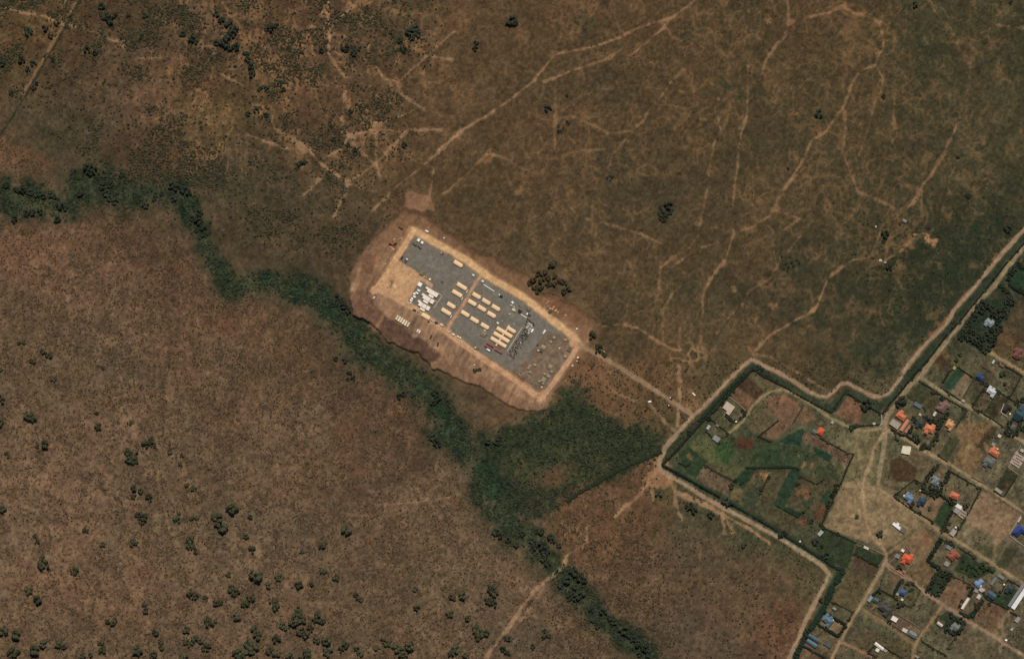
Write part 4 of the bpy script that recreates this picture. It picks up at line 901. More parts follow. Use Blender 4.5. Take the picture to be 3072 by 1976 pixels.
crate('lone white box on the gravel right beside the supply yard', 1562, 1026.6, 4, 4, TH, (190, 188, 180), 1.0)
# olive tents on the brown ground
OT = ((1662, 1013, 9, 9, 'small olive tent, uppermost of the pair behind the parked bus'), (1652, 1026, 9, 8, 'small olive tent, lower of the pair behind the parked bus'), (1630, 1041.5, 15, 13, 'large square olive tent at the gravel edge of the tent ground'), (1623, 1053.5, 10, 6, 'low dark lean-to against the large square olive tent'), (1696, 1020, 9, 8, 'olive tent alone at the top corner of the tent ground'), (1695.5, 1069.5, 10, 9, 'olive tent beside the perimeter road bend'), (1650.6, 1100, 14, 13, 'large olive tent above the tight cluster'), (1654, 1115, 9, 8, 'small olive tent between the large one and the perimeter road'), (1645, 1129, 10, 8, 'small olive tent of the cluster nearest the perimeter road'), (1634, 1122, 9, 7, 'small olive tent at the upper side of the cluster'), (1630.5, 1139, 15, 13, 'long olive tent in the middle of the tight cluster'), (1617.5, 1144, 8.5, 8, 'small olive tent at the gravel side of the cluster'), (1628.6, 1151, 9, 6.5, 'small olive tent lowest in the cluster'), (1604, 1095, 10, 8, 'small olive tent to the upper side of the group of three'), (1587.7, 1101, 16, 8, 'long narrow olive tent of the group of three'), (1589.6, 1117, 10, 8, 'small olive tent lowest of the group of three'))
for u, v, L, W, lab in OT:
    vert = (u, v) in ((1587.7, 1101), (1630.5, 1139))
    ridge_tent(lab, u, v, L, W, TH - 90 if vert else TH, (84, 76, 66) if 'dark' in lab else (150, 134, 108), 2.8, 'olive tents on the brown ground')
container('brown and white container by the perimeter road bend', 1708, 1047, 13, 9, -58, (108, 84, 72), 2.2)
crate('white box in the middle of the tent ground', 1678, 1044, 5, 5, 10, (180, 172, 158), .9); crate('pale round-edged box below the dark lean-to', 1615, 1051, 6, 5, TH, (196, 176, 150), 1.5)
crate('dark crate pair at the reddish gravel edge', 1613, 1035, 6, 4, -50, (66, 56, 48), 1.2); crate('white box at the lowest tip of the tent ground', 1625, 1160.5, 4, 4, TH, (232, 214, 180), 1.3)
for u, v in ((1552.6, 1121.6), (1557, 1127), (1562, 1118), (1563.6, 1134), (1571.4, 1132.6), (1568.8, 1139)): crate('small brown crate in the loose scatter at the lower gravel edge', u, v, 4, 3, TH, (112, 78, 58), 1.2, 'small brown crates at the gravel edge')
# outside the east corner
crate('white tank on the earth outside the east corner road', 1733.8, 1072, 5.5, 5, 10, (236, 220, 192), 1.6, name='water_tank', cat='tank')
truck('dark flatbed truck, upper of two outside the east corner', 1740, 1077, 11, 4.6, TH, (90, 70, 56), (112, 84, 64), flat=True); truck('brown flatbed truck, lower of two outside the east corner', 1734, 1085, 11, 4.6, TH, (212, 190, 160), (80, 60, 48), flat=True)
crate('white box alone below the two flatbed trucks', 1717.5, 1096, 5, 4.6, 0, (228, 204, 176), 1.2)
trailer_frame('dark digger-like machine on the bare earth below the access road', 1779, 1096, 15, 9, -30, (58, 48, 40)); 
t = thing('lamp_mast', 'white lamp mast with cabinet beside the haul road near the east corner', 'mast', 1730.5, 986, 0)
b = MB(); b.box(0, 0, 0, 2.4, 2.2, 1.7); part('cabinet', (b, mat((236, 222, 200), .6)), t); b = MB(); b.tube((1.4, 1.5, 0), (1.4, 1.5, 9.5), .16, .1); b.box(1.4, 1.5, 9.5, 1.6, .5, .5); part('pole', (b, mat((120, 104, 90), .6)), t)
for u, v, L, W, c in ((1645, 904, 6, 4, (176, 136, 106)), (1640, 909, 7, 4, (170, 130, 100)), (1643, 918, 6, 4, (150, 116, 90)), (1651, 925, 6, 4, (196, 158, 126)), (1661, 921, 8, 4, (180, 140, 108)), (1667, 931, 7, 5, (192, 152, 120)), (1674, 936, 6, 5, (178, 138, 106)), (1657, 927, 5, 4, (186, 148, 118)), (1641, 925, 4, 3, (110, 80, 60)), (1697, 946, 5, 4, (202, 164, 128)), (1693, 953, 6, 3, (170, 130, 98)), (1690, 957, 4, 3, (150, 112, 84))):
    crate('tan timber pile among the rubble above the haul road', u, v, L, W, -40, c, 1.0, 'tan timber piles above the haul road', 'timber_pile', 'timber pile')
crate('dark olive tarpaulin stack among the rubble above the haul road', 1650, 934.5, 10, 7, -35, (84, 78, 56), 1.8, name='covered_stack', cat='covered stack')
car('white van standing off the access road on the bare ground', 1949, 1204, 10, 5, -10, (240, 234, 226)); truck('dark truck with white cab on the access road, farther from the camp', 2013, 1194, 9, 4.6, TH, (230, 224, 214), (60, 58, 54)); truck('dark truck with white cab at the lower edge of the access road', 2009, 1217, 9, 4.4, TH, (214, 210, 204), (64, 62, 60))
container('narrow white site cabin on the bare plot by the road junction', 2081.5, 1182, 12, 4, 45, (232, 224, 210), 2.4, 'site_cabin', 'cabin')
car('brown car in the scrub below the access road', 1945, 1221, 8, 4, 10, (86, 66, 50), name='car', cat='car')
for u, v in ((1803, 1049), (1812, 1054)): crate('white box half hidden in bushes along the access road', u, v, 4, 3, 20, (206, 196, 180), 1.0, 'white boxes in the bushes')
crate('white tank on the slope below the camp beside two bushes', 1423.5, 1094, 3.6, 3.4, 0, (224, 208, 190), 1.3, name='water_tank', cat='tank')
truck('dark brown truck on the slope below the camp road', 1293, 1010, 11, 5, -60, (90, 66, 50), (70, 50, 40), flat=True); truck('dark green truck on the slope farther along the camp road', 1314, 1032, 11, 5, -80, (70, 66, 44), (56, 52, 38), flat=True)
# ------------------------------------------------------------------ houses
def house(label, u, v, L, W, ang, rgb, style='hip', h=2.8, name='house', cat='house', wallc=(176, 160, 140), wings=(), pitch=.42, group=None):
    l, w = L * S, W * S; t = thing(name, label, cat, u, v, ang, group)
    metal = rgb[2] >= rgb[0] - 8; g_ = sum(rgb) / 3; k_ = .76 if metal else .88; rgb = tuple((c * k_ + g_ * (1 - k_)) * .9 for c in rgb)
    m = mat(rgb, .55 if metal else .8, .22, 1.1, spec=.3, stain=.4)
    blocks = [(0, 0, l, w)] + [(a * l, b * w, c * l, d * w) for a, b, c, d in wings]
    oh = .45
    if wings and style == 'hip': w *= .86; blocks[0] = (0, 0, l, w)
    b = MB()
    for k, (x, y, a, c) in enumerate(blocks): b.box(x, y, -.6, a - 2 * oh + k * .014, c - 2 * oh + k * .014, h + .6)
    wl = part('wall', (b, mat(wallc, .9, .08)), t)
    bd = MB(); bd.box(l / 2 - oh + .02, 0, 0, .08, 1.0, 2.1); part('door', (bd, mat((84, 62, 48), .7)), wl)
    for y in (-1, 1):
        bw = MB(); bw.box(y * l * .22, -(w / 2 - oh) - .02, .95, 1.3, .08, 1.1); part('window', (bw, mat((46, 54, 60), .2, .05, spec=.5)), wl)
    b = MB(); cap = MB()
    if style == 'hip':
        for k, (x, y, a, c) in enumerate(blocks):
            hh = min(a, c) * pitch * (1 - .06 * k); b.hip(x, y, h + .01 + k * .012, a, c, hh)
            r = abs(a - c) / 2; zz = h + .03 + k * .012 + hh
            if a >= c: cap.box(x, y, zz - .06, 2 * r + .3, .3, .1)
            else: cap.box(x, y, zz - .06, .3, 2 * r + .3, .1)
            for sx in (-1, 1):
                for sy in (-1, 1):
                    top = (x + sx * r, y, zz) if a >= c else (x, y + sy * r, zz)
                    cap.tube((x + sx * a / 2, y + sy * c / 2, h + .22 + k * .012), top, .10, .10, 4)
    elif style == 'gable':
        for k, (x, y, a, c) in enumerate(blocks):
            hh = c * pitch * .8; P = [(y - c / 2, h), (y - c / 2, h + .12), (y, h + hh), (y + c / 2, h + .12), (y + c / 2, h)]
            b.loft(P[::-1], x - a / 2, x + a / 2); cap.box(x, y, h + hh - .03, a, .35, .1)
            n = int(a / .9)
            for i in range(n + 1):
                for sy in (-1, 1): 
                    xx = x - a / 2 + .06 + (a - .12) * i / max(n, 1); cap.tube((xx, y + sy * c / 2, h + .14), (xx, y, h + hh + .02), .05, .05, 4)
    elif style == 'shed':
        for k, (x, y, a, c) in enumerate(blocks):
            b.loft([(y - c / 2, h), (y - c / 2, h + .12), (y + c / 2, h + .7), (y + c / 2, h)][::-1], x - a / 2, x + a / 2)
            n = int(a / .8)
            for i in range(n + 1):
                xx = x - a / 2 + .06 + (a - .12) * i / max(n, 1); cap.tube((xx, y - c / 2, h + .14), (xx, y + c / 2, h + .72), .05, .05, 4)
    else:                                                    # flat slab with a raised rim
        for k, (x, y, a, c) in enumerate(blocks):
            b.box(x, y, h + .004 * k, a, c, .22)
            for s2 in (-1, 1): cap.box(x + s2 * (a / 2 - .1), y, h + .22, .2, c, .28); cap.box(x, y + s2 * (c / 2 - .1), h + .22 + .003, a - .4, .2, .28)
    rf = part('roof', (b, m), t)
    part('ridge_cap' if style in ('hip', 'gable') else 'rib' if style == 'shed' else 'parapet', (cap, mat(tuple(min(250, q * 1.08 + 4) for q in rgb), .7, .08)), rf)
    return t
def shell(label, u, v, L, W, ang, rgb, nx=4, ny=3, h=2.2, name='unfinished_house'):
    l, w = L * S, W * S; t = thing(name, label, 'unfinished house', u, v, ang); m = mat(rgb, .95, .14, .8)
    b = MB(); b.box(0, 0, -.3, l, w, .45); part('floor_slab', (b, mat(tuple(c * .86 for c in rgb), .95, .18)), t)
    for i in range(nx + 1): 
        b = MB(); b.box(-l / 2 + .12 + (l - .24) * i / nx, (-.12 if i % 2 else .1) * w, .15, .22, w * (.74 if 0 < i < nx else .8), h); part('wall', (b, m), t)
    for j in range(ny + 1):
        b = MB(); b.box((.1 if j % 2 else -.08) * l, -w / 2 + .12 + (w - .24) * j / ny, .15, l * (.7 if 0 < j < ny else .84), .22, h - .05); part('wall', (b, m), t)
    return t
A, B = TH, TH - 90
OR, OR2, SAL = (226, 122, 78), (236, 96, 54), (214, 138, 108)
X4 = ((-.14, -.38, .42, .8), (.22, .36, .44, .7)); X2 = ((-.2, .38, .42, .75),); X6 = ((-.34, .34, .36, .7), (.3, -.36, .38, .75), (.08, .4, .32, .6)); LX = ((.28, -.42, .42, .75),)
HL = (
 ('large unfinished house with pale flat concrete roof in the walled corner plot', 2186, 1221, 30, 24, A + 4, (206, 182, 156), 'flat', LX),
 ('grey sheet-roofed shed at the foot of the curved farm road', 2149, 1315, 21, 16, A + 4, (150, 146, 142), 'shed', ()),
 ('small house with white and grey sheets beside the boundary hedge', 2125, 1281, 14, 9, B, (176, 178, 172), 'shed', ()),
 ('tiny pinkish shed near the grey shed', 2152, 1275.5, 10, 7, A, (146, 122, 118), 'shed', ()),
 ('orange tiled house alone between the red ploughed field and the farm road', 2462, 1294, 18, 21, A, OR2, 'hip', ()),
 ('grey-green shed adjoining the lone orange farmhouse', 2443, 1295, 15, 13, A, (104, 112, 98), 'gable', ()),
 ('small grey-white hut beside the round mud-walled pen', 2497, 1266, 8, 9, A, (176, 174, 158), 'shed', ()),
 ('pale unfinished house with stepped flat roof south of the crossroads', 2718, 1349, 26, 24, 12, (236, 220, 190), 'flat', ((-.25, .3, .5, .4), (.28, .25, .3, .6))),
 ('small white hut against the hedge by the grey boundary wall', 2622, 1270, 8, 6, 5, (224, 206, 180), 'shed', ()),
 ('dark green shed near the crossroads', 2691, 1315, 14, 10, A, (64, 66, 54), 'gable', ()),
 ('orange roofed house at the crossroads with pale courtyard', 2703, 1248, 30, 22, A + 5, OR, 'hip', X2),
 ('long salmon roofed wing beside the crossroads courtyard', 2714, 1275, 40, 11, B + 4, (222, 138, 104), 'gable', ()),
 ('pinkish narrow lean-to along the salmon wing', 2723, 1286, 26, 8, B + 4, (190, 124, 100), 'shed', ()),
 ('pale courtyard slab building below the crossroads orange house', 2685, 1271, 30, 20, A + 4, (176, 158, 134), 'flat', ()),
 ('blue-grey sheet-roofed shed in the garden above the orange house', 2753, 1215, 26, 11, A, (96, 116, 132), 'shed', ()),
 ('brownish pink house with many hips by the vegetable beds', 2830, 1220, 34, 24, B + 4, (138, 100, 90), 'hip', X6),
 ('white annex beside the brownish pink house', 2804, 1241, 14, 8, B, (214, 204, 184), 'gable', ()),
 ('tiny white hut in the shady garden', 2760, 1243, 8, 7, A, (206, 190, 166), 'shed', ()),
 ('dark grey roofed house hidden in garden trees', 2760, 1269, 24, 22, A, (66, 70, 66), 'hip', X4),
 ('bright orange house below the dark roofed one', 2788, 1285, 30, 24, A - 4, (232, 132, 86), 'hip', X4),
 ('yellow-orange house with pointed hips on the grassy plot', 2849, 1274, 24, 22, A, (226, 158, 102), 'hip', X6),
 ('bright white roofed house with stepped outline by the plot hedge', 2974, 1174, 28, 20, A + 2, (212, 212, 206), 'hip', X6),
 ('deep blue roofed house at the meeting of the hedges', 2941, 1131, 24, 16, A + 8, (52, 76, 130), 'hip', X2),
 ('black roofed house with pale edging beside the brown field', 3019, 1224, 26, 17, B + 6, (52, 50, 50), 'hip', LX),
 ('dull red tiled house beside the orchard crops', 3052, 1060, 32, 22, B + 4, (134, 78, 66), 'hip', X4),
 ('narrow white hut in the bare plot by the lane hedge', 2980, 1085, 12, 6, B, (206, 204, 192), 'shed', ()),
 ('small brown roofed hut along the lane hedge', 3004, 1096, 16, 8, A, (124, 92, 74), 'gable', ()),
 ('small pale hut at the lane corner of the bare plot', 2889.5, 1201.5, 10, 7, A, (186, 176, 156), 'shed', ()),
 ('small yellow-walled pump hut at the top of the dark green plot', 2863, 1103, 8, 10, A, (170, 160, 90), 'flat', ()),
 ('large dark teal roofed house at the edge of the picture', 3056, 1243, 26, 40, A, (46, 78, 84), 'gable', X2),
 ('grey roofed house wrapped in dark trees below the teal roof', 3038, 1281, 17, 19, A, (108, 100, 90), 'hip', ()),
 ('orange roofed house in the narrow walled strip', 2982, 1357, 32, 22, A + 2, OR, 'hip', X2),
 ('grey metal roofed house with bright seams below the strip orange one', 2966, 1385, 32, 24, A + 3, (112, 116, 108), 'hip', X4),
 ('small white hut at the top of the narrow walled strip', 2998, 1307, 10, 9, A, (222, 210, 188), 'shed', ()),
 ('grey hut between white hut and orange house in the strip', 2980, 1332, 12, 10, A, (150, 150, 142), 'shed', ()),
 ('grey roofed house ringed by dark hedges', 2806, 1442, 26, 22, B + 4, (126, 138, 138), 'hip', X4),
 ('pale blue roofed house in the corner walled garden', 2726, 1492, 28, 20, A + 4, (112, 142, 178), 'hip', X6),
 ('dark blue roofed house next to the pale blue one', 2765, 1503, 24, 22, A, (50, 72, 94), 'hip', X4),
 ('plain orange roofed house on the weedy plot', 2863, 1486, 28, 19, A - 6, (224, 116, 76), 'hip', ()),
 ('white roofed block above the roofless rooms', 2876, 1518, 19, 11, A, (240, 234, 220), 'flat', ()),
 ('grey block between the white block and the roofless rooms', 2870, 1531, 16, 15, A, (156, 150, 140), 'flat', ()),
 ('grey sheet hut at the lane below the dark plot', 2995, 1471, 24, 10, A + 6, (170, 160, 140), 'shed', ()),
 ('white T-shaped house standing alone on the sandy ground', 2690, 1577, 28, 9, A + 6, (250, 248, 242), 'flat', ((-.05, .8, .3, .8),)),
 ('grey-green shed joined to the white T-shaped house', 2708, 1588, 18, 16, A, (112, 106, 84), 'shed', ()),
 ('vivid orange-red hip-roofed house in the triangular walled plot', 2721, 1674, 30, 26, A, (242, 98, 56), 'hip', X4),
 ('white hut behind the vivid orange-red house', 2708, 1650, 9, 8, A + 4, (244, 238, 220), 'flat', ()),
 ('grey hut by the wall of the vivid orange-red house', 2692, 1667, 14, 12, A - 4, (142, 138, 130), 'shed', ()),
 ('tiny orange hut at the lower wall corner of the triangular plot', 2711, 1714, 7, 8, A, (208, 108, 80), 'gable', ()),
 ('pale grey shed at the tip of the dark green field', 2461, 1598, 18, 11, B + 12, (178, 176, 162), 'shed', ()),
 ('white hut along the wall of the narrow crop strip', 2598, 1642, 16, 7, A - 4, (224, 212, 192), 'shed', ()),
 ('pale blue-grey shed by the village lane', 2610, 1795, 19, 10, B + 8, (146, 158, 162), 'shed', ()),
 ('teal roofed square hut beside the pale blue-grey shed', 2627, 1799, 15, 14, A, (72, 102, 104), 'gable', ()),
 ('large dark brown-grey house with many hips', 2655, 1824, 38, 26, A + 8, (84, 76, 70), 'hip', X6),
 ('blue roofed house in the hedged garden', 2707, 1775, 20, 17, A - 4, (62, 96, 160), 'hip', ()),
 ('small pale hut against the blue roofed house', 2692, 1781, 9, 8, A, (168, 156, 142), 'shed', ()),
 ('tiny yellow-white hut below the blue roofed house', 2706, 1797, 8, 7, A, (220, 214, 178), 'shed', ()),
 ('square white flat-roofed house at the end of the red yard', 2683, 1855, 18, 14, A, (240, 230, 212), 'flat', ()),
 ('grey roofed hall at the lower end of the long walled yard', 2737, 1901, 24, 16, A, (128, 132, 132), 'gable', ()),
 ('pinkish white hut in the long walled yard', 2714, 1889, 16, 11, A, (224, 200, 186), 'shed', ()),
 ('long white roofed row house in the lower hedged plot', 2637, 1937, 32, 10, A + 6, (244, 234, 216), 'gable', ()),
 ('white annex below the long white row house', 2632, 1948, 10, 10, A, (238, 226, 208), 'flat', ()),
 ('grey hut at the end of the long white row house', 2656, 1950, 10, 8, A, (180, 168, 148), 'shed', ()),
 ('steel blue house with many hips in the tall hedged plot', 2483, 1859, 32, 24, A + 10, (96, 126, 140), 'hip', X6),
 ('long teal roofed shed, upper of the two side by side', 2440, 1912, 36, 11, A + 2, (70, 106, 118), 'gable', ()),
 ('long teal roofed shed, lower of the two side by side', 2435, 1928, 34, 12, A + 2, (84, 122, 136), 'gable', ()),
 ('short teal lean-to beside the bare yard', 2481, 1933, 24, 8, A + 2, (78, 100, 100), 'shed', ()),
 ('small grey hut in the walled plot above the steel blue house', 2503, 1824, 12, 7, A, (160, 156, 138), 'shed', ()),
 ('faded red tiled house by the lane and leafy crops', 2860, 1665, 30, 22, B + 14, (168, 88, 66), 'hip', X6),
 ('grey-blue hut joined to the faded red house', 2846, 1641, 16, 11, A, (128, 134, 140), 'shed', ()),
 ('grey shed below the faded red house', 2840, 1690, 15, 14, A, (156, 150, 136), 'shed', ()),
 ('royal blue roofed house with white parapet at the edge of the picture', 3054, 1590, 34, 26, B + 8, (40, 68, 150), 'hip', LX),
 ('narrow white building by the royal blue house', 3058, 1557, 18, 5, B, (200, 190, 172), 'shed', ()),
 ('light grey house at the lane end of the long walled yard', 2859, 1596, 20, 15, B + 6, (168, 162, 150), 'flat', ()),
 ('light blue roofed house among the crowded sheds', 2938, 1748, 26, 18, B + 10, (122, 156, 202), 'hip', X2),
 ('pale sheet shed just below the light blue house', 2945, 1768, 16, 12, A, (196, 186, 170), 'shed', ()),
 ('grey sheet shed next to the crowded yard', 2928, 1771, 12, 9, A, (160, 150, 140), 'shed', ()),
 ('cream sheet shed in the crowded yard', 2936, 1788, 14, 11, B, (210, 196, 178), 'shed', ()),
 ('long narrow cream building beside the crowded yard', 2896, 1808, 40, 9, B + 2, (240, 222, 200), 'gable', ()),
 ('slate teal roofed house below the small orchard', 2974, 1783, 26, 19, A + 4, (68, 96, 108), 'gable', ()),
 ('dark green-grey roofed house in the green lawn plot', 3029, 1764, 24, 22, A, (58, 72, 68), 'hip', X4),
 ('long grey lean-to along the yard of the teal house', 2980, 1742, 26, 9, B + 4, (122, 126, 120), 'shed', ()),
 ('grey twin-roofed shed at the lane above the yard', 3003, 1729, 20, 9, A + 4, (140, 136, 130), 'shed', ()),
 ('very long white hall at the edge of the picture', 3060, 1790, 82, 13, B + 3, (246, 242, 234), 'shed', ()),
 ('long grey half roof running along the white hall', 3048, 1784, 80, 9, B + 3, (140, 140, 142), 'shed', ()),
 ('grey shed below the long white hall', 3052, 1857, 18, 12, B + 6, (156, 154, 144), 'shed', ()),
 ('small grey hut on the bare ground below the shed', 3035, 1886, 10, 7, B + 6, (180, 172, 160), 'shed', ()),
 ('tiny bright white hut beside the reddish lane', 3018, 1918, 6.5, 6, A, (250, 248, 244), 'flat', ()),
 ('cream sheet shed in the hedged plot by the lane', 2819, 1871, 19, 9, A + 4, (226, 198, 180), 'gable', ()),
 ('greyish green house lost in tall trees', 2866, 1880, 26, 22, A + 20, (122, 132, 116), 'hip', X4),
 ('grey roofed house in the tree-ringed compound by the double road', 2967, 968, 26, 20, A + 14, (150, 158, 160), 'hip', X4),
 ('pale hut in the grass plot by the boundary road', 2622, 1270.5, 1, 1, 0, (0, 0, 0), 'skip', ()),
 ('grey camp hut by the cattle tracks on the plain', 2713, 663, 12, 9, A, (150, 142, 134), 'gable', ()),
 ('white hut in the herders hollow on the plain', 2641, 781, 8, 7, 0, (214, 206, 186), 'shed', ()),
 ('tiny white hut above the herders hollow', 2627, 680, 5, 5, 0, (216, 204, 190), 'shed', ()),
 ('second pale hut in the herders hollow beside the tree', 2655, 787, 7, 6, 0, (176, 172, 158), 'shed', ()),
 ('small grey hut at the lower edge of the picture', 2750, 1968, 14, 8, A, (150, 140, 122), 'shed', ()),
)
for lab, u, v, L, W, ang, rgb, st, wg in HL:
    if st == 'skip': continue
    nm = 'shed' if min(L, W) < 12 or ' shed' in lab or ' hut' in lab else 'house'
    house(lab, u, v, L, W, ang, rgb, st, 2.3 if nm == 'shed' else 2.9, nm, nm, wings=wg)
shell('roofless rooms of an unfinished house with grey block walls', 2890, 1541, 28, 26, A, (176, 158, 140), 4, 3)
shell('large unfinished house with open rooms at the edge of the picture', 3053, 1378, 40, 34, B, (190, 172, 154), 5, 4)
shell('low foundation walls alone on the sandy ground', 2649, 1549.5, 18, 13, A, (170, 146, 122), 3, 2, .7, 'foundation')
house('small square hut behind the open-room house', 3066, 1350, 12, 10, A, (184, 166, 148), 'flat', 2.3, 'shed', 'shed')
for u, v, c, lab in ((2208, 1264, (238, 224, 200), 'white water tank at the lane corner of the unfinished house'), (2712, 1486, (240, 236, 226), 'white water tank by the pale blue house'), (2760, 1470, (190, 186, 176), 'grey water tank between the two blue houses'), (2867, 1581, (244, 240, 230), 'white water tank in the long yard'), (2690, 1246, (250, 236, 214), 'white water tank on the crossroads house plot'), (2400, 1623, (226, 214, 196), 'white water tank at the boundary hedge bend'), (3012, 1752, (236, 222, 196), 'white water tank in the teal house yard'), (2942, 1756, (238, 232, 222), 'white water tank beside the light blue house'), (2499, 1859, (214, 204, 184), 'pale water tank beside the steel blue house'), (3030, 1241, (238, 232, 220), 'white water tank beside the black roofed house'), (2992, 1346, (240, 220, 190), 'cream water tank behind the strip orange house'), (2566, 1200, (0, 0, 0), '')):
    if not lab: continue
    t = thing('water_tank', lab, 'tank', u, v); b = MB(); b.cyl(0, 0, 0, 1.0, .9, .8, 8); part('stand', (b, mat((130, 116, 100), .9)), t)
    b = MB(); b.cyl(0, 0, .8, 1.35, 1.35, 1.7, 12); b.cyl(0, 0, 2.5, 1.3, .45, .4, 12); part('tank', (b, mat(c, .6)), t)

# ------------------------------------------------------------------ hedges and walls
def resample(P, st):
    out = [P[0]]
    for p, q in zip(P[:-1], P[1:]):
        n = max(1, int(math.hypot(q[0] - p[0], q[1] - p[1]) / st)); out += [(p[0] + (q[0] - p[0]) * i / n, p[1] + (q[1] - p[1]) * i / n) for i in range(1, n + 1)]
    return out
hr = random.Random(21)
def hedge(label, s, w=2.0, h=1.8, rgb=(44, 50, 34), gap=0.0):
    """clipped thorn hedge: a lumpy body plus loose leaf sprays"""
    P = resample(pts(s) if isinstance(s, str) else s, 2.4); x0, y0 = XY(*P[0]); z0 = hz(*P[0])
    t = thing('hedge', label, 'hedge', *P[0]); n = len(P); b = MB(); ring = 7; lf = MB(); prev = None; f0 = g0 = 1.0
    for i, (u, v) in enumerate(P):
        a = P[max(i - 1, 0)]; c = P[min(i + 1, n - 1)]; dx, dy = c[0] - a[0], -(c[1] - a[1]); q = math.hypot(dx, dy) + 1e-6; nx, ny = -dy / q, dx / q
        x, y = XY(u, v); z = hz(u, v) - z0; f = f0 = .6 * f0 + .4 * hr.uniform(.4, 1.6); g = g0 = .6 * g0 + .4 * hr.uniform(.5, 1.4); off = hr.uniform(-.35, .35)
        if hr.random() < gap: f *= .3; g *= .3
        o = len(b.v)
        for k in range(ring):
            th = math.pi * k / (ring - 1); rr2 = w / 2 * f * hr.uniform(.8, 1.2)
            px_ = math.cos(th) * rr2 + off; pz = math.sin(th) ** .7 * h * g * hr.uniform(.85, 1.12) - (.15 if k in (0, ring - 1) else 0)
            b.v.append((x - x0 + nx * px_, y - y0 + ny * px_, z + pz))
        if prev is not None:
            for k in range(ring - 1): b.f.append((prev + k, prev + k + 1, o + k + 1, o + k))
        prev = o
        for _ in range(3):
            px_ = hr.uniform(-.6, .6) * w * f + off; r = hr.uniform(.25, .6); c0 = np.array([x - x0 + nx * px_ + hr.uniform(-.8, .8), y - y0 + ny * px_ + hr.uniform(-.8, .8), z + h * g * hr.uniform(.5, 1.1)])
            e1 = np.array([hr.uniform(-1, 1), hr.uniform(-1, 1), hr.uniform(-.5, .5)]) * r; e2 = np.array([hr.uniform(-1, 1), hr.uniform(-1, 1), hr.uniform(-.5, .5)]) * r
            lf.add([c0 - e1, c0 + e2, c0 + e1, c0 - e2], [(0, 1, 2, 3)])
    m = mat(rgb, .95, .3, .5, spec=.05); t.rotation_euler = (0, 0, 0)
    part('thicket', (b, m), t); part('leaves', (lf, mat(tuple(q * 1.12 for q in rgb), .95, .3, .8, spec=.05)), t)
    return t
def wall(label, s, w=.35, h=1.7, rgb=(120, 100, 82), name='compound_wall'):
    P = pts(s) if isinstance(s, str) else s; x0, y0 = XY(*P[0]); z0 = hz(*P[0]); t = thing(name, label, 'wall', *P[0]); m = mat(rgb, .95, .12, .6)
    for p, q in zip(P[:-1], P[1:]):
        R = resample([p, q], 16)
        for a, c in zip(R[:-1], R[1:]):
            pa, pc = XY(*a), XY(*c); L = math.hypot(pc[0] - pa[0], pc[1] - pa[1]); z = min(hz(*a), hz(*c)) - z0; rz = math.atan2(pc[1] - pa[1], pc[0] - pa[0])
            b = MB(); b.box((pa[0] + pc[0]) / 2 - x0, (pa[1] + pc[1]) / 2 - y0, z - .3, L - .02, w, h + .3, rz); b.box((pa[0] + pc[0]) / 2 - x0, (pa[1] + pc[1]) / 2 - y0, z + h + .002, L - .02, w + .16, .12, rz); part('panel', (b, m), t)
    return t
DK = (40, 43, 32)
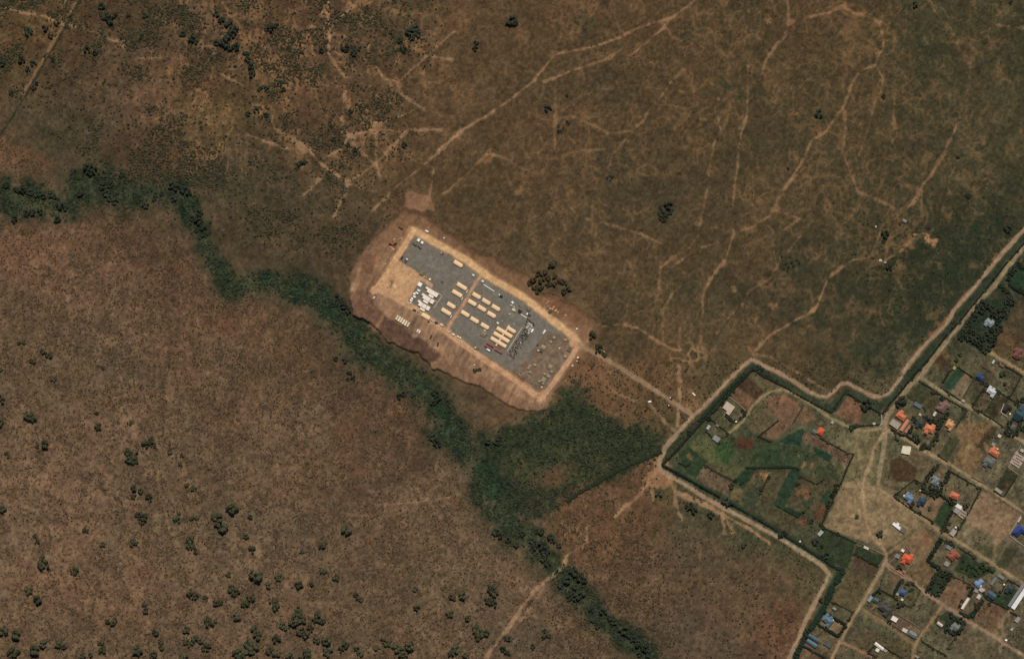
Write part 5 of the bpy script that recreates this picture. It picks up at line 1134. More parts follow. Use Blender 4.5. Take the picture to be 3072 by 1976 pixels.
HG = (('dense boundary hedge along the road from the fields corner down to the bend', '2258,1107 2201,1165 2168,1204 2141,1235 2106,1265 2070,1306 2032,1348 1986,1394', 3.2, 2.6, DK),
 ('second looser hedge of bushes beside the boundary road', '2226,1126 2184,1170 2150,1206 2122,1236 2096,1262', 4.5, 2.4, (40, 52, 38)),
 ('tall dark hedge along the lower boundary road up to the big tree', '1988,1396 2032,1418 2066,1438 2100,1457 2159,1490', 3.6, 3.0, (34, 40, 32)),
 ('thin boundary hedge between the two big roadside trees', '2194,1511 2246,1540 2285,1564 2334,1591', 3.0, 2.4, (38, 46, 34)),
 ('boundary hedge from the roadside tree to the road bend', '2350,1602 2392,1628 2430,1653 2469,1676 2508,1703 2534,1709', 4.0, 2.6, (38, 48, 38)),
 ('thick dark green hedge down the plots to the lower edge of the picture', '2530,1712 2514,1735 2499,1758 2488,1786 2477,1812 2460,1846 2440,1874 2421,1900 2400,1940 2386,1972', 7.5, 3.0, (38, 50, 38)),
 ('hedge along the upper side of the farm plots', '2258,1107 2295,1130 2348,1157 2400,1187 2440,1209 2493,1237', 2.6, 2.2, DK),
 ('hedge on the near side of the red ploughed square', '2493,1237 2512,1210 2532,1182 2538,1178', 2.0, 2.0, DK), ('hedge on the far side of the red ploughed square', '2543,1180 2584,1205 2606,1219 2641,1240', 2.2, 2.2, DK),
 ('long dark ditch hedge between the two parallel roads, lower stretch', '2646,1242 2672,1208 2697,1180 2730,1140 2789,1072 2843,1002', 2.2, 1.8, (34, 34, 26)), ('long dark ditch hedge between the two parallel roads, upper stretch', '2850,996 2879,964 2941,888 2974,847 3013,798 3072,730 3110,686', 2.0, 1.6, (34, 32, 26)),
 ('hedge along the lane below the crossroads to the pale wall', '2548,1278 2590,1276 2640,1273', 2.6, 1.8, (42, 50, 36)),
 ('hedge across the plots past the deep blue house', '2867,1097 2921,1134 2960,1154 2992,1173 3048,1207', 1.8, 1.8, DK), ('lane hedge below the dark green plot', '2822,1162 2850,1180 2882,1201', 1.8, 1.6, DK), ('bushy hedge on the road side of the dark green plot', '2852,1110 2840,1128 2829,1148', 3.5, 2.0, (38, 46, 34)),
 ('thin hedge below the bare tan plot', '2921,1138 2904,1166 2886,1197', 1.4, 1.4, (70, 62, 46)), ('hedge round the plot of the white stepped house', '2951,1168 2934,1192 2916,1220 2949,1240 2980,1258 3007,1277', 1.6, 1.7, DK),
 ('hedge at the far side of the weedy plot', '3066,1125 3048,1158 3029,1193', 1.6, 1.6, DK), ('lane hedge in front of the weedy plot', '2993,1088 3030,1106 3062,1125', 2.0, 1.6, DK), ('thin green hedge between the white house and the brown field', '2992,1176 2972,1208 2953,1238', 1.6, 1.4, (52, 66, 44)),
 ('lane hedge along the vegetable beds', '2756,1142 2793,1164 2830,1190 2865,1210 2900,1230', 1.8, 1.6, DK), ('hedge of the yellow-orange house plot', '2900,1232 2884,1256 2867,1281', 2.0, 1.5, (50, 52, 36)), ('garden hedge below the vegetable beds', '2723,1189 2750,1208 2777,1228', 1.4, 1.4, (56, 54, 38)),
 ('lane hedge below the crossroads courtyard', '2672,1287 2703,1304 2719,1307 2740,1320 2754,1331', 2.8, 2.2, (34, 36, 28)), ('hedge round the weedy orange-house plot along the lane', '2847,1410 2906,1445 2943,1467', 1.8, 1.7, DK), ('hedge from the lane down to the roofless rooms', '2943,1467 2926,1498 2910,1529 2886,1570 2868,1602', 1.8, 1.7, DK),
 ('short dark hedge by the weedy strip', '2816,1367 2830,1376 2843,1385', 1.8, 1.5, DK), ('hedge round the pale blue house plot, field side', '2680,1488 2710,1464 2744,1438 2764,1449', 1.5, 1.6, DK), ('lane hedge below the two blue houses', '2682,1490 2700,1502 2728,1523 2760,1542 2799,1564', 2.2, 1.8, DK),
 ('hedge of the dark plot by the edge lane', '3052,1426 3032,1458 3011,1490 2980,1471', 1.7, 1.6, DK), ('rounded dark hedge behind the plain orange house', '2818,1482 2840,1498 2856,1508 2870,1511', 4.0, 2.4, (34, 42, 32)),
 ('field hedge along the top of the dark green field', '2466,1579 2505,1598 2543,1616 2569,1629', 2.6, 1.8, (46, 50, 36)), ('hedge round the narrow crop strip', '2635,1699 2600,1680 2563,1660', 2.0, 2.0, DK), ('field hedge with trees between the farm plots and the sandy ground', '2561,1361 2543,1400 2524,1447 2499,1495 2481,1532 2464,1575', 2.4, 1.8, (40, 46, 34)),
 ('tall hedge on the upper side of the steel blue house', '2473,1836 2505,1855 2538,1873', 4.5, 2.6, (32, 40, 32)), ('tall hedge on the lower side of the steel blue house', '2538,1875 2514,1908 2480,1888 2448,1869', 4.5, 2.6, (34, 42, 34)), ('plot hedge above the tall hedged plot', '2491,1803 2525,1818 2559,1836 2543,1861', 1.6, 1.4, (54, 54, 38)),
 ('hedge at the lane side of the large dark house', '2643,1768 2668,1783 2692,1797', 2.2, 1.8, (36, 42, 32)), ('hedge of the hedged garden with the blue house', '2703,1738 2692,1760 2680,1785', 4.0, 2.2, (36, 42, 34)), ('thin round hedge of the garden below the lane', '2730,1742 2762,1771 2748,1798 2734,1820 2724,1818 2711,1812', 1.6, 1.3, (58, 58, 40)),
 ('hedge of the teal sheds at the lower edge', '2411,1937 2444,1955 2477,1974', 3.0, 2.2, (36, 46, 38)), ('hedge behind the long white row house', '2629,1927 2668,1950 2707,1974', 1.8, 1.6, DK), ('hedge on the lane side of the long white row house', '2629,1927 2604,1957 2630,1972', 1.8, 1.5, DK), ('thin hedge above the light blue house', '2863,1729 2890,1742 2912,1756', 1.6, 1.4, (60, 54, 40)),
 ('hedge round the green lawn plot', '3023,1736 3062,1760 3044,1792 3023,1826 2990,1810 2960,1795', 1.7, 1.7, DK), ('hedge between the teal house yard and the lawn plot', '3023,1738 3012,1760 3003,1779', 1.4, 1.4, DK), ('hedge at the end of the long white hall', '3029,1834 3044,1842 3058,1848', 2.4, 1.8, (40, 40, 34)),
 ('hedge across the weedy plots at the lower edge', '2766,1923 2800,1944 2840,1966', 1.8, 1.4, (42, 46, 34)), ('thin hedge in the weedy plot below the tall trees', '2875,1900 2858,1922 2843,1943', 1.6, 1.4, (46, 48, 36)), ('bushy hedge on the field side of the crowded yard', '2949,1799 2932,1822 2914,1849', 6.0, 3.0, (36, 46, 36)), ('lane hedge below the long cream building', '2877,1834 2893,1843 2910,1851', 4.0, 2.4, (42, 44, 34)),
 ('tall tree hedge enclosing the leafy square garden', '2824,1614 2804,1646 2783,1680 2800,1694 2820,1705', 6.0, 3.4, (34, 42, 32)), ('lane hedge beside the faded red house', '2871,1639 2898,1656 2925,1672', 1.8, 1.6, DK), ('hedge on the house side of the red ploughed strip', '2458,1312 2500,1335 2543,1359 2561,1361', 1.8, 1.6, DK),
 ('hedge between the two red fields by the farm road', '2409,1217 2394,1244 2378,1270', 1.4, 1.3, (56, 54, 38)), ('curved hedge round the tongue of red field', '2336,1261 2306,1284 2277,1307 2296,1318 2316,1325', 2.2, 1.7, (44, 46, 34)), ('hedge behind the small farm sheds', '2129,1255 2156,1277 2182,1298', 1.6, 1.5, (44, 42, 32)), ('dark hedge at the lower side of the farm sheds', '2116,1292 2134,1310 2160,1332', 2.4, 1.8, (38, 44, 32)),
 ('hedge through the farm strips below the green plot', '2237,1402 2270,1403 2310,1402 2350,1400 2392,1403', 3.4, 2.0, (38, 46, 34)), ('hedge between the brown strip and the orange patch', '2309,1420 2292,1456 2276,1486', 1.4, 1.4, (44, 44, 32)), ('hedge at the lower end of the dark orchard', '2326,1514 2348,1526 2394,1552 2402,1540', 1.6, 1.5, (38, 42, 32)), ('straight hedge above the brown field by the orchard', '2400,1428 2420,1438 2450,1452 2472,1436', 1.6, 1.5, DK), ('hedge below the round garden plot', '2036,1386 2056,1398 2072,1390', 2.0, 1.6, DK), ('hedge row beside the roadside red field', '2110,1392 2150,1416 2200,1440', 2.0, 1.5, (60, 54, 40)),
 ('overgrown ditch hedge crossing the scrub from the wedge to the road', '1700,1504 1730,1482 1789,1448 1830,1422 1871,1400 1930,1376 1985,1352', 6.0, 2.2, (44, 50, 36)), ('long green hedge beyond the upper orchard field', '3025,852 3045,866 3072,880 3110,902', 5, 2.6, (34, 42, 32)), ('dark hedge beside the upper double road plot', '3020,842 3034,818 3050,796 3072,806', 5.0, 2.4, (34, 42, 34)))
for lab, s, w, h, c in HG: hedge(lab, s, w * 1.1, h * 1.1, c, .06)
WL = (('pale wall bent round the plot corner at the crossroads', '2644,1243 2646,1256 2645,1271 2638,1277', (168, 164, 166), .9), ('pale wall of the triangular plot with the vivid orange-red house', '2717,1637 2746,1672 2711,1725 2668,1699 2670,1684 2690,1668', (160, 132, 114), .45), ('reddish wall between the bare plots by the lane', '2982,1105 2974,1128 2966,1152', (116, 80, 64), .5), ('reddish wall across the bare plot', '2947,1099 2974,1115', (104, 80, 64), .4), ('garden wall behind the crossroads orange house', '2680,1242 2691,1230 2721,1251', (130, 108, 90), .4),
 ('wall round the narrow strip with orange and grey roofs', '3001,1295 3029,1315 2990,1380 2949,1447 2914,1430 2956,1364', (110, 94, 78), .4), ('wall round the open-room unfinished house', '3062,1336 3044,1366 3025,1401 3054,1422', (176, 158, 140), .4), ('wall of the long yard from the dark house to the grey hall', '2594,1820 2664,1863 2746,1916 2764,1886 2684,1836', (132, 112, 94), .4), ('lane wall of the narrow crop strip', '2575,1625 2615,1646 2656,1666 2635,1699', (140, 122, 106), .4), ('white wall below the royal blue house', '3029,1606 3050,1622 3072,1637', (190, 182, 172), .4), ('white wall on the sandy side of the royal blue house', '3064,1542 3046,1572 3028,1602', (186, 176, 162), .4), ('wall corner round the black roofed house', '3012,1210 3002,1236 3022,1250', (196, 186, 170), .5), ('pale wall of the unfinished corner-plot house', '2188,1190 2216,1212 2238,1232', (170, 150, 128), .4))
for lab, s, c, w in WL: wall(lab, s, w, 1.8, c)
# round mud-walled pen
P = [(2461 + 15 * math.cos(a) * (1 + .2 * math.sin(2 * a)), 1266 + 11 * math.sin(a)) for a in np.linspace(0, 2 * math.pi, 15)]
wall('rounded brown mud wall of a cattle pen by the lone orange farmhouse', P, .9, 1.3, (96, 66, 52), 'pen_wall')
P = [(2490 + 9 * math.cos(a), 1398.5 + 8 * math.sin(a)) for a in np.linspace(0, 2 * math.pi, 13)]
hedge('small ring-shaped thorn pen in the green field', P, 1.6, 1.1, (62, 62, 44))
# ------------------------------------------------------------------ trees and bushes
def crown_mesh(seed, m, leaves=620, lobes=11, flatness=.62):
    r = np.random.default_rng(seed); b = MB()
    ang = r.uniform(0, 2 * math.pi, lobes); rad = np.sqrt(r.uniform(.02, 1, lobes)) * .74
    cen = np.stack([rad * np.cos(ang), rad * np.sin(ang), r.uniform(.25, .62, lobes) * flatness / .62], 1); sz = r.uniform(.17, .40, lobes)
    k = r.integers(0, lobes, leaves); d = r.normal(size=(leaves, 3)); d /= np.linalg.norm(d, axis=1)[:, None]; d[:, 2] = np.where(d[:, 2] < -.2, -d[:, 2] * .5, d[:, 2])
    c = cen[k] + d * (sz[k] * r.uniform(.55, 1.08, leaves) ** .6)[:, None] * np.array([1, 1, .75])
    s_ = r.uniform(.05, .13, leaves)
    nrm = d + r.normal(size=(leaves, 3)) * .55; nrm /= np.linalg.norm(nrm, axis=1)[:, None]
    t1 = np.cross(nrm, r.normal(size=(leaves, 3))); t1 /= np.linalg.norm(t1, axis=1)[:, None]; t2 = np.cross(nrm, t1)
    for i in range(leaves):
        a, q = t1[i] * s_[i], t2[i] * s_[i] * r.uniform(.6, 1.0); b.add([c[i] - a, c[i] + q, c[i] + a, c[i] - q], [(0, 1, 2, 3)])
    for i in range(lobes):                                   # inner mass of twigs and leaves
        n, q = 8, 3; vs = []; fs = []
        for j in range(q):
            f = math.pi / 2 * (j / q) - .35
            for k2 in range(n):
                a2 = 2 * math.pi * k2 / n; rr_ = sz[i] * .86 * r.uniform(.8, 1.15); vs.append((cen[i, 0] + rr_ * math.cos(a2) * math.cos(f), cen[i, 1] + rr_ * math.sin(a2) * math.cos(f), cen[i, 2] + rr_ * .75 * math.sin(f)))
        vs.append((cen[i, 0], cen[i, 1], cen[i, 2] + sz[i] * .62))
        for j in range(q - 1):
            for k2 in range(n): fs.append((j * n + k2, j * n + (k2 + 1) % n, (j + 1) * n + (k2 + 1) % n, (j + 1) * n + k2))
        fs += [((q - 1) * n + k2, (q - 1) * n + (k2 + 1) % n, q * n) for k2 in range(n)]; b.add(vs, fs)
    return b.mesh('crown', m)
def trunk_mesh(seed, m):
    r = random.Random(seed); b = MB(); b.tube((0, 0, -.1), (.02, .01, .28), .06, .045, 7)
    for i in range(5):
        a = 2 * math.pi * i / 5 + r.uniform(-.4, .4); q = r.uniform(.3, .5); b.tube((.02, .01, .24), (q * math.cos(a), q * math.sin(a), r.uniform(.42, .6)), .035, .012, 5)
    return b.mesh('trunk', m)
def leafmat(rgb): return mat(rgb, .95, .35, 1.6, spec=.04, rnd=.22)
CW = {}
def crowns(key, rgb, n=6, **kw):
    if key not in CW:
        m = leafmat(rgb); CW[key] = [crown_mesh(100 * len(CW) + i, m, **kw) for i in range(n)]
    return CW[key]
TRK = [trunk_mesh(i, mat((86, 70, 56), .95, .2, 2.0)) for i in range(3)]
tr = random.Random(77)
def tree(label, u, v, r, kind='scrub', group=None, cat='bush', name='bush', hf=None):
    rgb = {'scrub': (80, 79, 58), 'dark': (62, 68, 54), 'green': (66, 78, 53), 'brown': (82, 74, 54)}[kind]
    if group: label = place(('large ' if r >= 12 else 'small ' if r < 7 else 'middling ') + label, u, v)
    me = tr.choice(crowns(kind, rgb)); R = r * S * 1.2
    t = thing(name, label, cat, u, v, tr.uniform(0, 360), group); H = R * (hf or tr.uniform(.8, 1.15))
    part('trunk', tr.choice(TRK), t, scale=(R * .9, R * .9, H)); part('crown', me, t, (0, 0, H * .05), 0, (R, R * tr.uniform(.85, 1.1), H * 1.25))
    return t
NW1 = 'zero one two three four five six seven eight nine ten eleven twelve thirteen fourteen fifteen sixteen seventeen eighteen nineteen'.split()
TENS = 'x x twenty thirty forty fifty sixty seventy eighty ninety'.split()
def words(n): return NW1[n] if n < 20 else TENS[n // 10] + ('-' + NW1[n % 10] if n % 10 else '')
PLACES = {}
def place(label, u, v):
    s_ = '%s %s percent across and %s percent down the picture' % (label, words(min(99, max(0, int(u / 30.72)))), words(min(99, max(0, int(v / 19.76)))))
    k = PLACES.get(s_, 0); PLACES[s_] = k + 1
    if k: s_ = '%s, the %s' % (s_, ('x', 'second', 'third', 'fourth', 'fifth', 'sixth')[min(k, 5)])
    return s_
def many(s, label, kind, group, cat='bush', name='bush', r0=None):
    for a in s.split():
        q = [float(x) for x in a.split(',')]; tree(label, q[0], q[1], q[2] if len(q) > 2 else r0, kind, group, cat, name)
SW = '''129,1053,9 146,1064,10 97,1082,9 58,1027,6 71,1026,6 308,1103,6 162,1136,7 84,1245,12 98,1252,12 136,1333,12 113,1337,6 2,1195,13 2,1265,14 2,1108,8 20,1358,6 26,1366,6 296,1279,10 390,1267,8 290,1238,6 386,1355,12 402,1362,13 388,1378,11 404,1381,10 438,1330,12 452,1322,12 462,1336,8 510,1351,9 540,1390,7 545,1365,6 401,1462,10 423,1471,9 401,1488,8 448,1489,10 561,1454,7 581,1462,9 698,1526,17 652,1556,16 665,1576,17 752,1549,8 416,1545,10 432,1552,13 428,1566,8 532,1555,11 535,1538,6 574,1553,7 588,1550,7 8,1526,12 253,1588,8 262,1592,6 571,1614,13 566,1636,10 580,1640,9 586,1655,6 396,1632,8 408,1628,8 400,1618,7 308,1631,8 113,1622,8 105,1606,6 132,1690,15 128,1672,8 228,1708,10 220,1716,9 88,1768,12 115,1797,14 737,1606,10 758,1645,11 766,1723,19 686,1723,8 694,1762,11 708,1775,12 572,1776,11 586,1786,11 618,1791,7 648,1806,9 662,1804,8 736,1808,12 752,1792,11 432,1812,8 438,1828,9 709,1849,11 325,1862,8 340,1868,9 346,1858,7 627,1865,15 645,1862,6 559,1886,10 466,1894,10 49,1902,15 8,1890,14 129,1929,12 105,1949,17 43,1955,17 40,1972,12 176,1930,10 190,1938,9 304,1926,9 306,1946,13 482,1922,8 484,1938,9 415,1949,14 464,1960,11 557,1921,9 570,1930,8 584,1914,11 600,1920,10 623,1937,12 610,1945,8 249,1966,10 273,1962,8 549,1968,14 764,1886,14 772,1904,12 742,1930,14 762,1942,16 745,1948,12 717,1960,17 730,1972,12 880,1868,14 888,1848,13 894,1828,13 905,1856,13 896,1838,12 952,1838,11 948,1856,10 966,1862,10 821,1803,13 828,1816,11 904,1890,13 918,1900,12 932,1880,10 829,1914,12 977,1922,14 949,1918,10 983,1953,14 1036,1930,11 1024,1946,10 918,1964,18 871,1964,12 829,1964,13 809,1949,12 1082,1958,10 1070,1944,8 1133,1941,9 1150,1918,9 1162,1928,9 1190,1938,14 1202,1952,12 1226,1937,15 1234,1926,8 1212,1964,12 1352,1956,11 1366,1944,12 1394,1964,9 1430,1884,13 1442,1902,13 1460,1898,10 1434,1908,10 1474,1766,12 1484,1778,12 1466,1800,11 1480,1806,11 1386,1783,12 1352,1787,9 1362,1792,7 1246,1766,8 1070,1786,9 1082,1796,9 1351,1840,11 1401,1853,8 1250,1822,9 969,1633,12 1037,1588,15 907,1653,7 897,1754,12 934,1750,8 1008,1729,10 969,1711,10 836,1731,10 805,1754,9 860,1880,8 846,1872,10'''
SW = ' '.join('%s,%s,%.1f' % (a.split(',')[0], a.split(',')[1], float(a.split(',')[2]) * 1.04) for a in SW.split())
many(SW, 'dark thorn bush', 'scrub', 'thorn bushes in the scrub below the stream')
NW = '''304,20,12 312,44,13 328,60,15 345,48,9 385,45,8 435,45,9 88,95,13 136,84,10 152,108,9 170,70,8 262,148,11 285,160,8 160,178,8 65,178,11 100,190,9 84,206,8 8,190,9 35,280,8 103,262,8 110,250,6 425,110,8 575,115,12 548,102,9 590,125,8 650,42,10 664,60,9 688,70,14 704,88,14 690,104,13 672,128,14 690,140,13 710,140,11 650,130,10 738,160,9 742,178,10 752,200,10 756,220,11 812,82,12 828,76,9 800,88,8 906,156,8 963,152,8 1035,144,11 1062,160,11 1078,146,7 901,489,10 912,486,7 889,505,5 1214,433,9 1053,333,8 1429,128,8 1426,146,8 1228,95,12 1246,84,14 1252,100,11 1236,112,10 1210,146,10 1200,122,8 1170,98,6 1000,420,7 1046,434,7 1064,450,7 850,268,7 800,262,9 780,266,8 840,250,8 770,330,9 800,345,8 745,340,8'''
many(NW, 'dark scrub bush', 'dark', 'bushes of the upper scrub')
RV = '''262,500,13 278,506,13 268,516,11 70,571,11 50,570,10 90,577,10 112,582,10 130,586,10 150,586,9 164,590,8 180,615,12 196,622,11 172,658,10 97,637,12 80,640,9 120,634,9 43,656,11 19,555,10 238,579,11 320,580,13 308,560,11 332,594,12 345,604,10 331,552,10 366,524,9 515,556,11 532,562,12 550,568,12 566,574,10 522,596,9 464,594,9 436,616,11 487,582,8 596,664,13 580,655,10 600,638,11 608,680,10 612,703,8 590,690,8 1031,918,11 1044,930,10 1004,912,8 1010,884,6 1265,1115,7 1200,1187,9 1214,1180,9 1240,1185,8 1306,1175,11 1312,1195,11 1300,1205,9 1008,1074,8 1035,1080,9 1048,1118,8 1060,1130,8 1044,1136,6 1300,1312,12 1312,1328,11 1294,1300,9 1464,1323,9 1491,1325,11 1500,1312,8'''
many(RV, 'dark streamside tree', 'dark', 'trees along the stream', 'stream tree', 'stream_tree')
RS = '''1621,1591,12 1653,1607,12 1660,1620,9 1547,1630,10 1567,1599,9 1596,1620,11 1604,1636,10 1625,1634,14 1637,1652,14 1632,1672,13 1645,1688,12 1485,1592,13 1500,1604,11 1526,1618,10 1676,1634,9 1720,1712,13 1700,1736,14 1684,1750,12 1738,1726,12 1752,1740,10 1718,1770,13 1730,1790,12 1746,1780,11 1708,1792,10 1773,1824,10 1809,1832,10 1782,1860,11 1794,1874,11 1828,1852,10 1840,1866,9 1870,1888,13 1886,1902,12 1898,1914,10 1918,1930,13 1932,1944,12 1944,1960,12 1918,1962,10 1522,1914,9 1510,1944,10 1522,1956,9 1598,1937,8 1634,1890,7 1645,1906,9 1630,1910,7'''
many(RS, 'dark thicket tree', 'dark', 'trees of the lower stream thicket', 'stream tree', 'stream_tree')
GR = '1600,838,10 1618,822,10 1636,816,9 1624,842,10 1645,834,10 1664,828,9 1604,860,9 1624,864,10 1645,853,9 1662,848,9 1682,840,9 1694,850,9 1590,848,8 1612,875,8'
many(GR, 'dark grove tree', 'brown', 'grove beside the camp haul road', 'tree', 'tree')
for a in (('bushy tree standing just above the dense grove', 1658, 792, 13, 'scrub'), ('tree at the outer corner of the dense grove', 1692, 874, 10, 'scrub'), ('second tree at the outer corner of the grove', 1706, 864, 8, 'scrub'), ('large round tree alone at the top of the plain', 1535, 62, 16, 'dark'), ('round tree alone by the narrow bare patch on the plain', 1644, 325, 10, 'dark'), ('small bush above the lone round tree on the plain', 1700, 287, 5, 'dark'), ('round tree beside a cluster of bushes in mid plain', 2006, 615, 12, 'dark'), ('single dark tree by the track fork on the eastern plain', 2650, 288, 6.5, 'dark'), ('low dark bushy clump on the diagonal green strip', 2457, 340, 12, 'dark'), ('small dark tree alone below the far twin track', 2905, 588, 8, 'dark'), ('faint bush by the twin wheel track', 2874, 470, 6, 'brown'), ('bush at the very top edge near the corner', 3032, 7, 6, 'dark'), ('green bush at the top edge near the twin track', 2745, 14, 10, 'green'), ('tiny dark bush on the mid eastern plain', 2364, 505, 4.5, 'dark'), ('big tree at the left of the herders hollow huts', 2656, 703, 14, 'dark'), ('dark tree beside the white hut in the herders hollow', 2668, 799, 10, 'dark'), ('small tree under the big one in the herders hollow', 2651, 724, 7, 'dark'), ('flat dark tree by the upper double road', 3023, 685, 11, 'dark'), ('bush on the camp slope, outer of the two', 1425.5, 1110, 6, 'scrub'), ('bush on the camp slope, inner of the two', 1437, 1107, 6, 'scrub'), ('bush outside the camp by the east corner', 1778, 1005, 12, 'scrub'), ('bush clump on the access road side with white boxes', 1796, 1044, 12, 'scrub'), ('second bush along the start of the access road', 1812, 1062, 8, 'scrub'),
          ('large dark tree overhanging the boundary road', 2176, 1499, 13, 'dark'), ('second crown of the trees overhanging the boundary road', 2188, 1508, 12, 'dark'), ('large dark tree at the farther bend of the boundary hedge', 2348, 1600, 13, 'dark'), ('small dark tree before the farther boundary tree', 2330, 1590, 7, 'dark'), ('blue-green tree in the boundary hedge', 2286, 1558, 7, 'dark'), ('reddish dark tree by the roadside red field', 2194, 1456, 9, 'brown'), ('dark tree near the tip of the farm strips', 2206, 1440, 6, 'dark'), ('second dark tree near the tip of the farm strips', 2224, 1446, 7, 'dark'),
          ('large tree at the corner of the red ploughed square', 2604, 1208, 15, 'dark'), ('second large tree at the corner of the red ploughed square', 2594, 1220, 11, 'dark'), ('dark tree at the road fork by the red field', 2558, 1281, 10, 'dark'), ('smaller tree at the road fork by the red field', 2568, 1276, 7, 'dark'), ('large round tree at the garden corner above the crossroads', 2706, 1198, 15, 'dark'), ('second round tree at the garden corner above the crossroads', 2696, 1210, 10, 'dark'), ('round bush by the weedy corner plot', 2881, 1062, 7, 'scrub'), ('second round bush by the weedy corner plot', 2870, 1078, 7, 'scrub'), ('bush in the tan weedy corner', 2790, 1115, 5, 'scrub'),
          ('dark tree next to the deep blue house', 2948, 1146, 7, 'dark'), ('dark tree by the hedge below the deep blue house', 2958, 1152, 8, 'dark'), ('green tree in the weedy plot', 3008, 1122, 10, 'green'), ('second green tree in the weedy plot', 3014, 1150, 7, 'green'), ('tree behind the vegetable beds', 2800, 1176, 8, 'brown'), ('tree at the lane side of the brownish pink house', 2826, 1196, 8, 'dark'), ('tree between the crossroads courtyard and the lane', 2686, 1300, 6, 'brown'), ('tree at the lane bend below the shady garden', 2752, 1320, 9, 'dark'), ('blue-green tree in the shady garden by the lane', 2745, 1306, 11, 'green'),
          ('bush beside the small white T-house', 2640, 1600, 10, 'scrub'), ('dark bush by the middle sandy track', 2571, 1547, 6, 'scrub'), ('round dark bush near the red farm strips', 2434, 1562, 7, 'dark'), ('round bush by the fork in the farm strips', 2412, 1531, 6, 'brown'), ('dark tree in the dark green field', 2445, 1622, 10, 'dark'), ('second dark tree in the dark green field', 2466, 1637, 6, 'dark'), ('large dark tree near the road bend in the dark green field', 2476, 1664, 12, 'dark'), ('round bush in the triangular walled plot', 2697, 1700, 9, 'brown'), ('dark tree at the corner of the large dark house', 2636, 1770, 10, 'dark'), ('small tree by the pale blue-grey shed', 2622, 1780, 7, 'dark'), ('dark tree behind the tiny yellow-white hut', 2698, 1811, 11, 'dark'), ('tree in the hedged garden above the blue house', 2724, 1750, 7, 'dark'), ('tree at the top of the hedged garden', 2706, 1742, 8, 'dark'), ('bush beside the blue house', 2733, 1768, 7, 'dark'), ('tree between the square white house and the dark house', 2668, 1864, 7, 'dark'), ('roadside bush by the thick green hedge', 2464, 1798, 8, 'scrub'),
          ('round tree in the green lawn plot', 3016, 1790, 5, 'dark'), ('tree beside the slate teal house', 2994, 1776, 9, 'dark'), ('bush in the bare plot of the two blue houses', 2789, 1524, 6, 'scrub'), ('tree by the roofless rooms', 2896, 1518, 10, 'dark'), ('tree below the plain orange house', 2852, 1500, 9, 'dark'), ('tree in the shade of the pale blue house', 2736, 1510, 9, 'brown'), ('bush along the lane below the two blue houses', 2758, 1537, 6, 'dark'), ('bushes in the far bare plot', 2968, 1810, 6, 'brown'), ('bush by the stream wedge road', 1976, 1478, 11, 'scrub'), ('bush clump below the pale road, larger', 2068, 1516, 12, 'dark'), ('bush clump below the pale road, lower', 2084, 1529, 11, 'dark'), ('bush alone between the branching tracks', 2132, 1542, 11, 'dark'), ('small bush alone in the lower scrub near the road', 2231, 1633, 8, 'scrub'), ('tree in the hedge corner by the boundary gate', 2126, 1254, 8, 'dark'), ('tree in the boundary hedge by the road junction', 2068, 1296, 7, 'dark')):
    cat = 'tree' if 'tree' in a[0] or 'crown' in a[0] else 'bush'; tree(a[0], a[1], a[2], a[3], a[4], None, cat, cat)
many('1981,622,7 1990,636,7 1998,646,6 1984,652,7 1992,662,7 2010,640,7 2016,630,5 1976,642,5', 'dark plain bush', 'dark', 'bushes around the mid-plain tree')
many('1675,378,4 1684,393,5 1676,394,5 1700,365,4 1706,372,4 1690,384,4', 'dark lone bush', 'dark', 'tiny bushes near the bare patch')
many('1822,534,5 1830,528,4 1838,532,4 1832,540,4', 'dark knotted bush', 'dark', 'tight knot of bushes')
many('2358,790,4 2366,800,4 2374,786,4 2352,806,4 2362,812,4 2380,798,4 2390,780,4 2398,788,4 2370,770,4 2346,770,4', 'dark scattered bush', 'dark', 'scattered bushes of the eastern plain')
many('2884,1012,9 2892,1000,10 2896,985,9 2908,968,10 2918,955,9 2925,940,11 2936,918,11 2948,910,11 2930,928,10 2960,918,9 2944,930,10 2975,925,10 2990,930,11 3004,938,11 2980,940,10 2996,950,10 3012,925,10 3020,905,9 3030,890,9 3036,906,9 3018,945,9 3022,930,8 2990,966,8 2998,984,10 2990,1000,10 2984,1016,10 2976,1030,10 2966,1044,10 2956,1052,9 2945,1040,9 2932,1030,9 2920,1022,9 2906,1014,9 2894,1010,8 2960,1000,8 2970,1014,9 2950,1016,9 2936,1006,8 2922,996,8 2908,990,8 2975,990,8', 'dark compound tree', 'dark', 'trees round the grey roofed compound', 'tree', 'tree')
many('2745,1262,7 2740,1252,7 2776,1252,8 2790,1260,9 2802,1262,9 2815,1264,9 2824,1258,8 2812,1280,9 2822,1272,8 2835,1250,7 2842,1240,7 2812,1300,9 2806,1316,9 2796,1330,9 2784,1340,9 2772,1338,9 2764,1342,8 2736,1280,6 2730,1292,7 2722,1300,5 2776,1300,6', 'dark garden tree', 'dark', 'garden trees round the orange and dark roofs', 'tree', 'tree')
many('3030,1268,9 3022,1282,10 3020,1296,10 3034,1300,10 3048,1296,10 3056,1280,9 3062,1262,9 3058,1218,8 3068,1200,9 3052,1204,7 3066,1232,8 3070,1284,8', 'dark edge tree', 'dark', 'trees round the grey and teal roofs', 'tree', 'tree')
many('2812,1398,8 2802,1404,8 2796,1416,8 2784,1428,8 2778,1440,8 2772,1452,9 2770,1466,9 2780,1474,9 2792,1480,9 2804,1484,9 2814,1478,9 2820,1466,8 2824,1450,8 2836,1440,8 2842,1428,8 2846,1416,8 2790,1460,8 2806,1468,9', 'dark ring tree', 'dark', 'trees round the grey hip-roofed house', 'tree', 'tree')
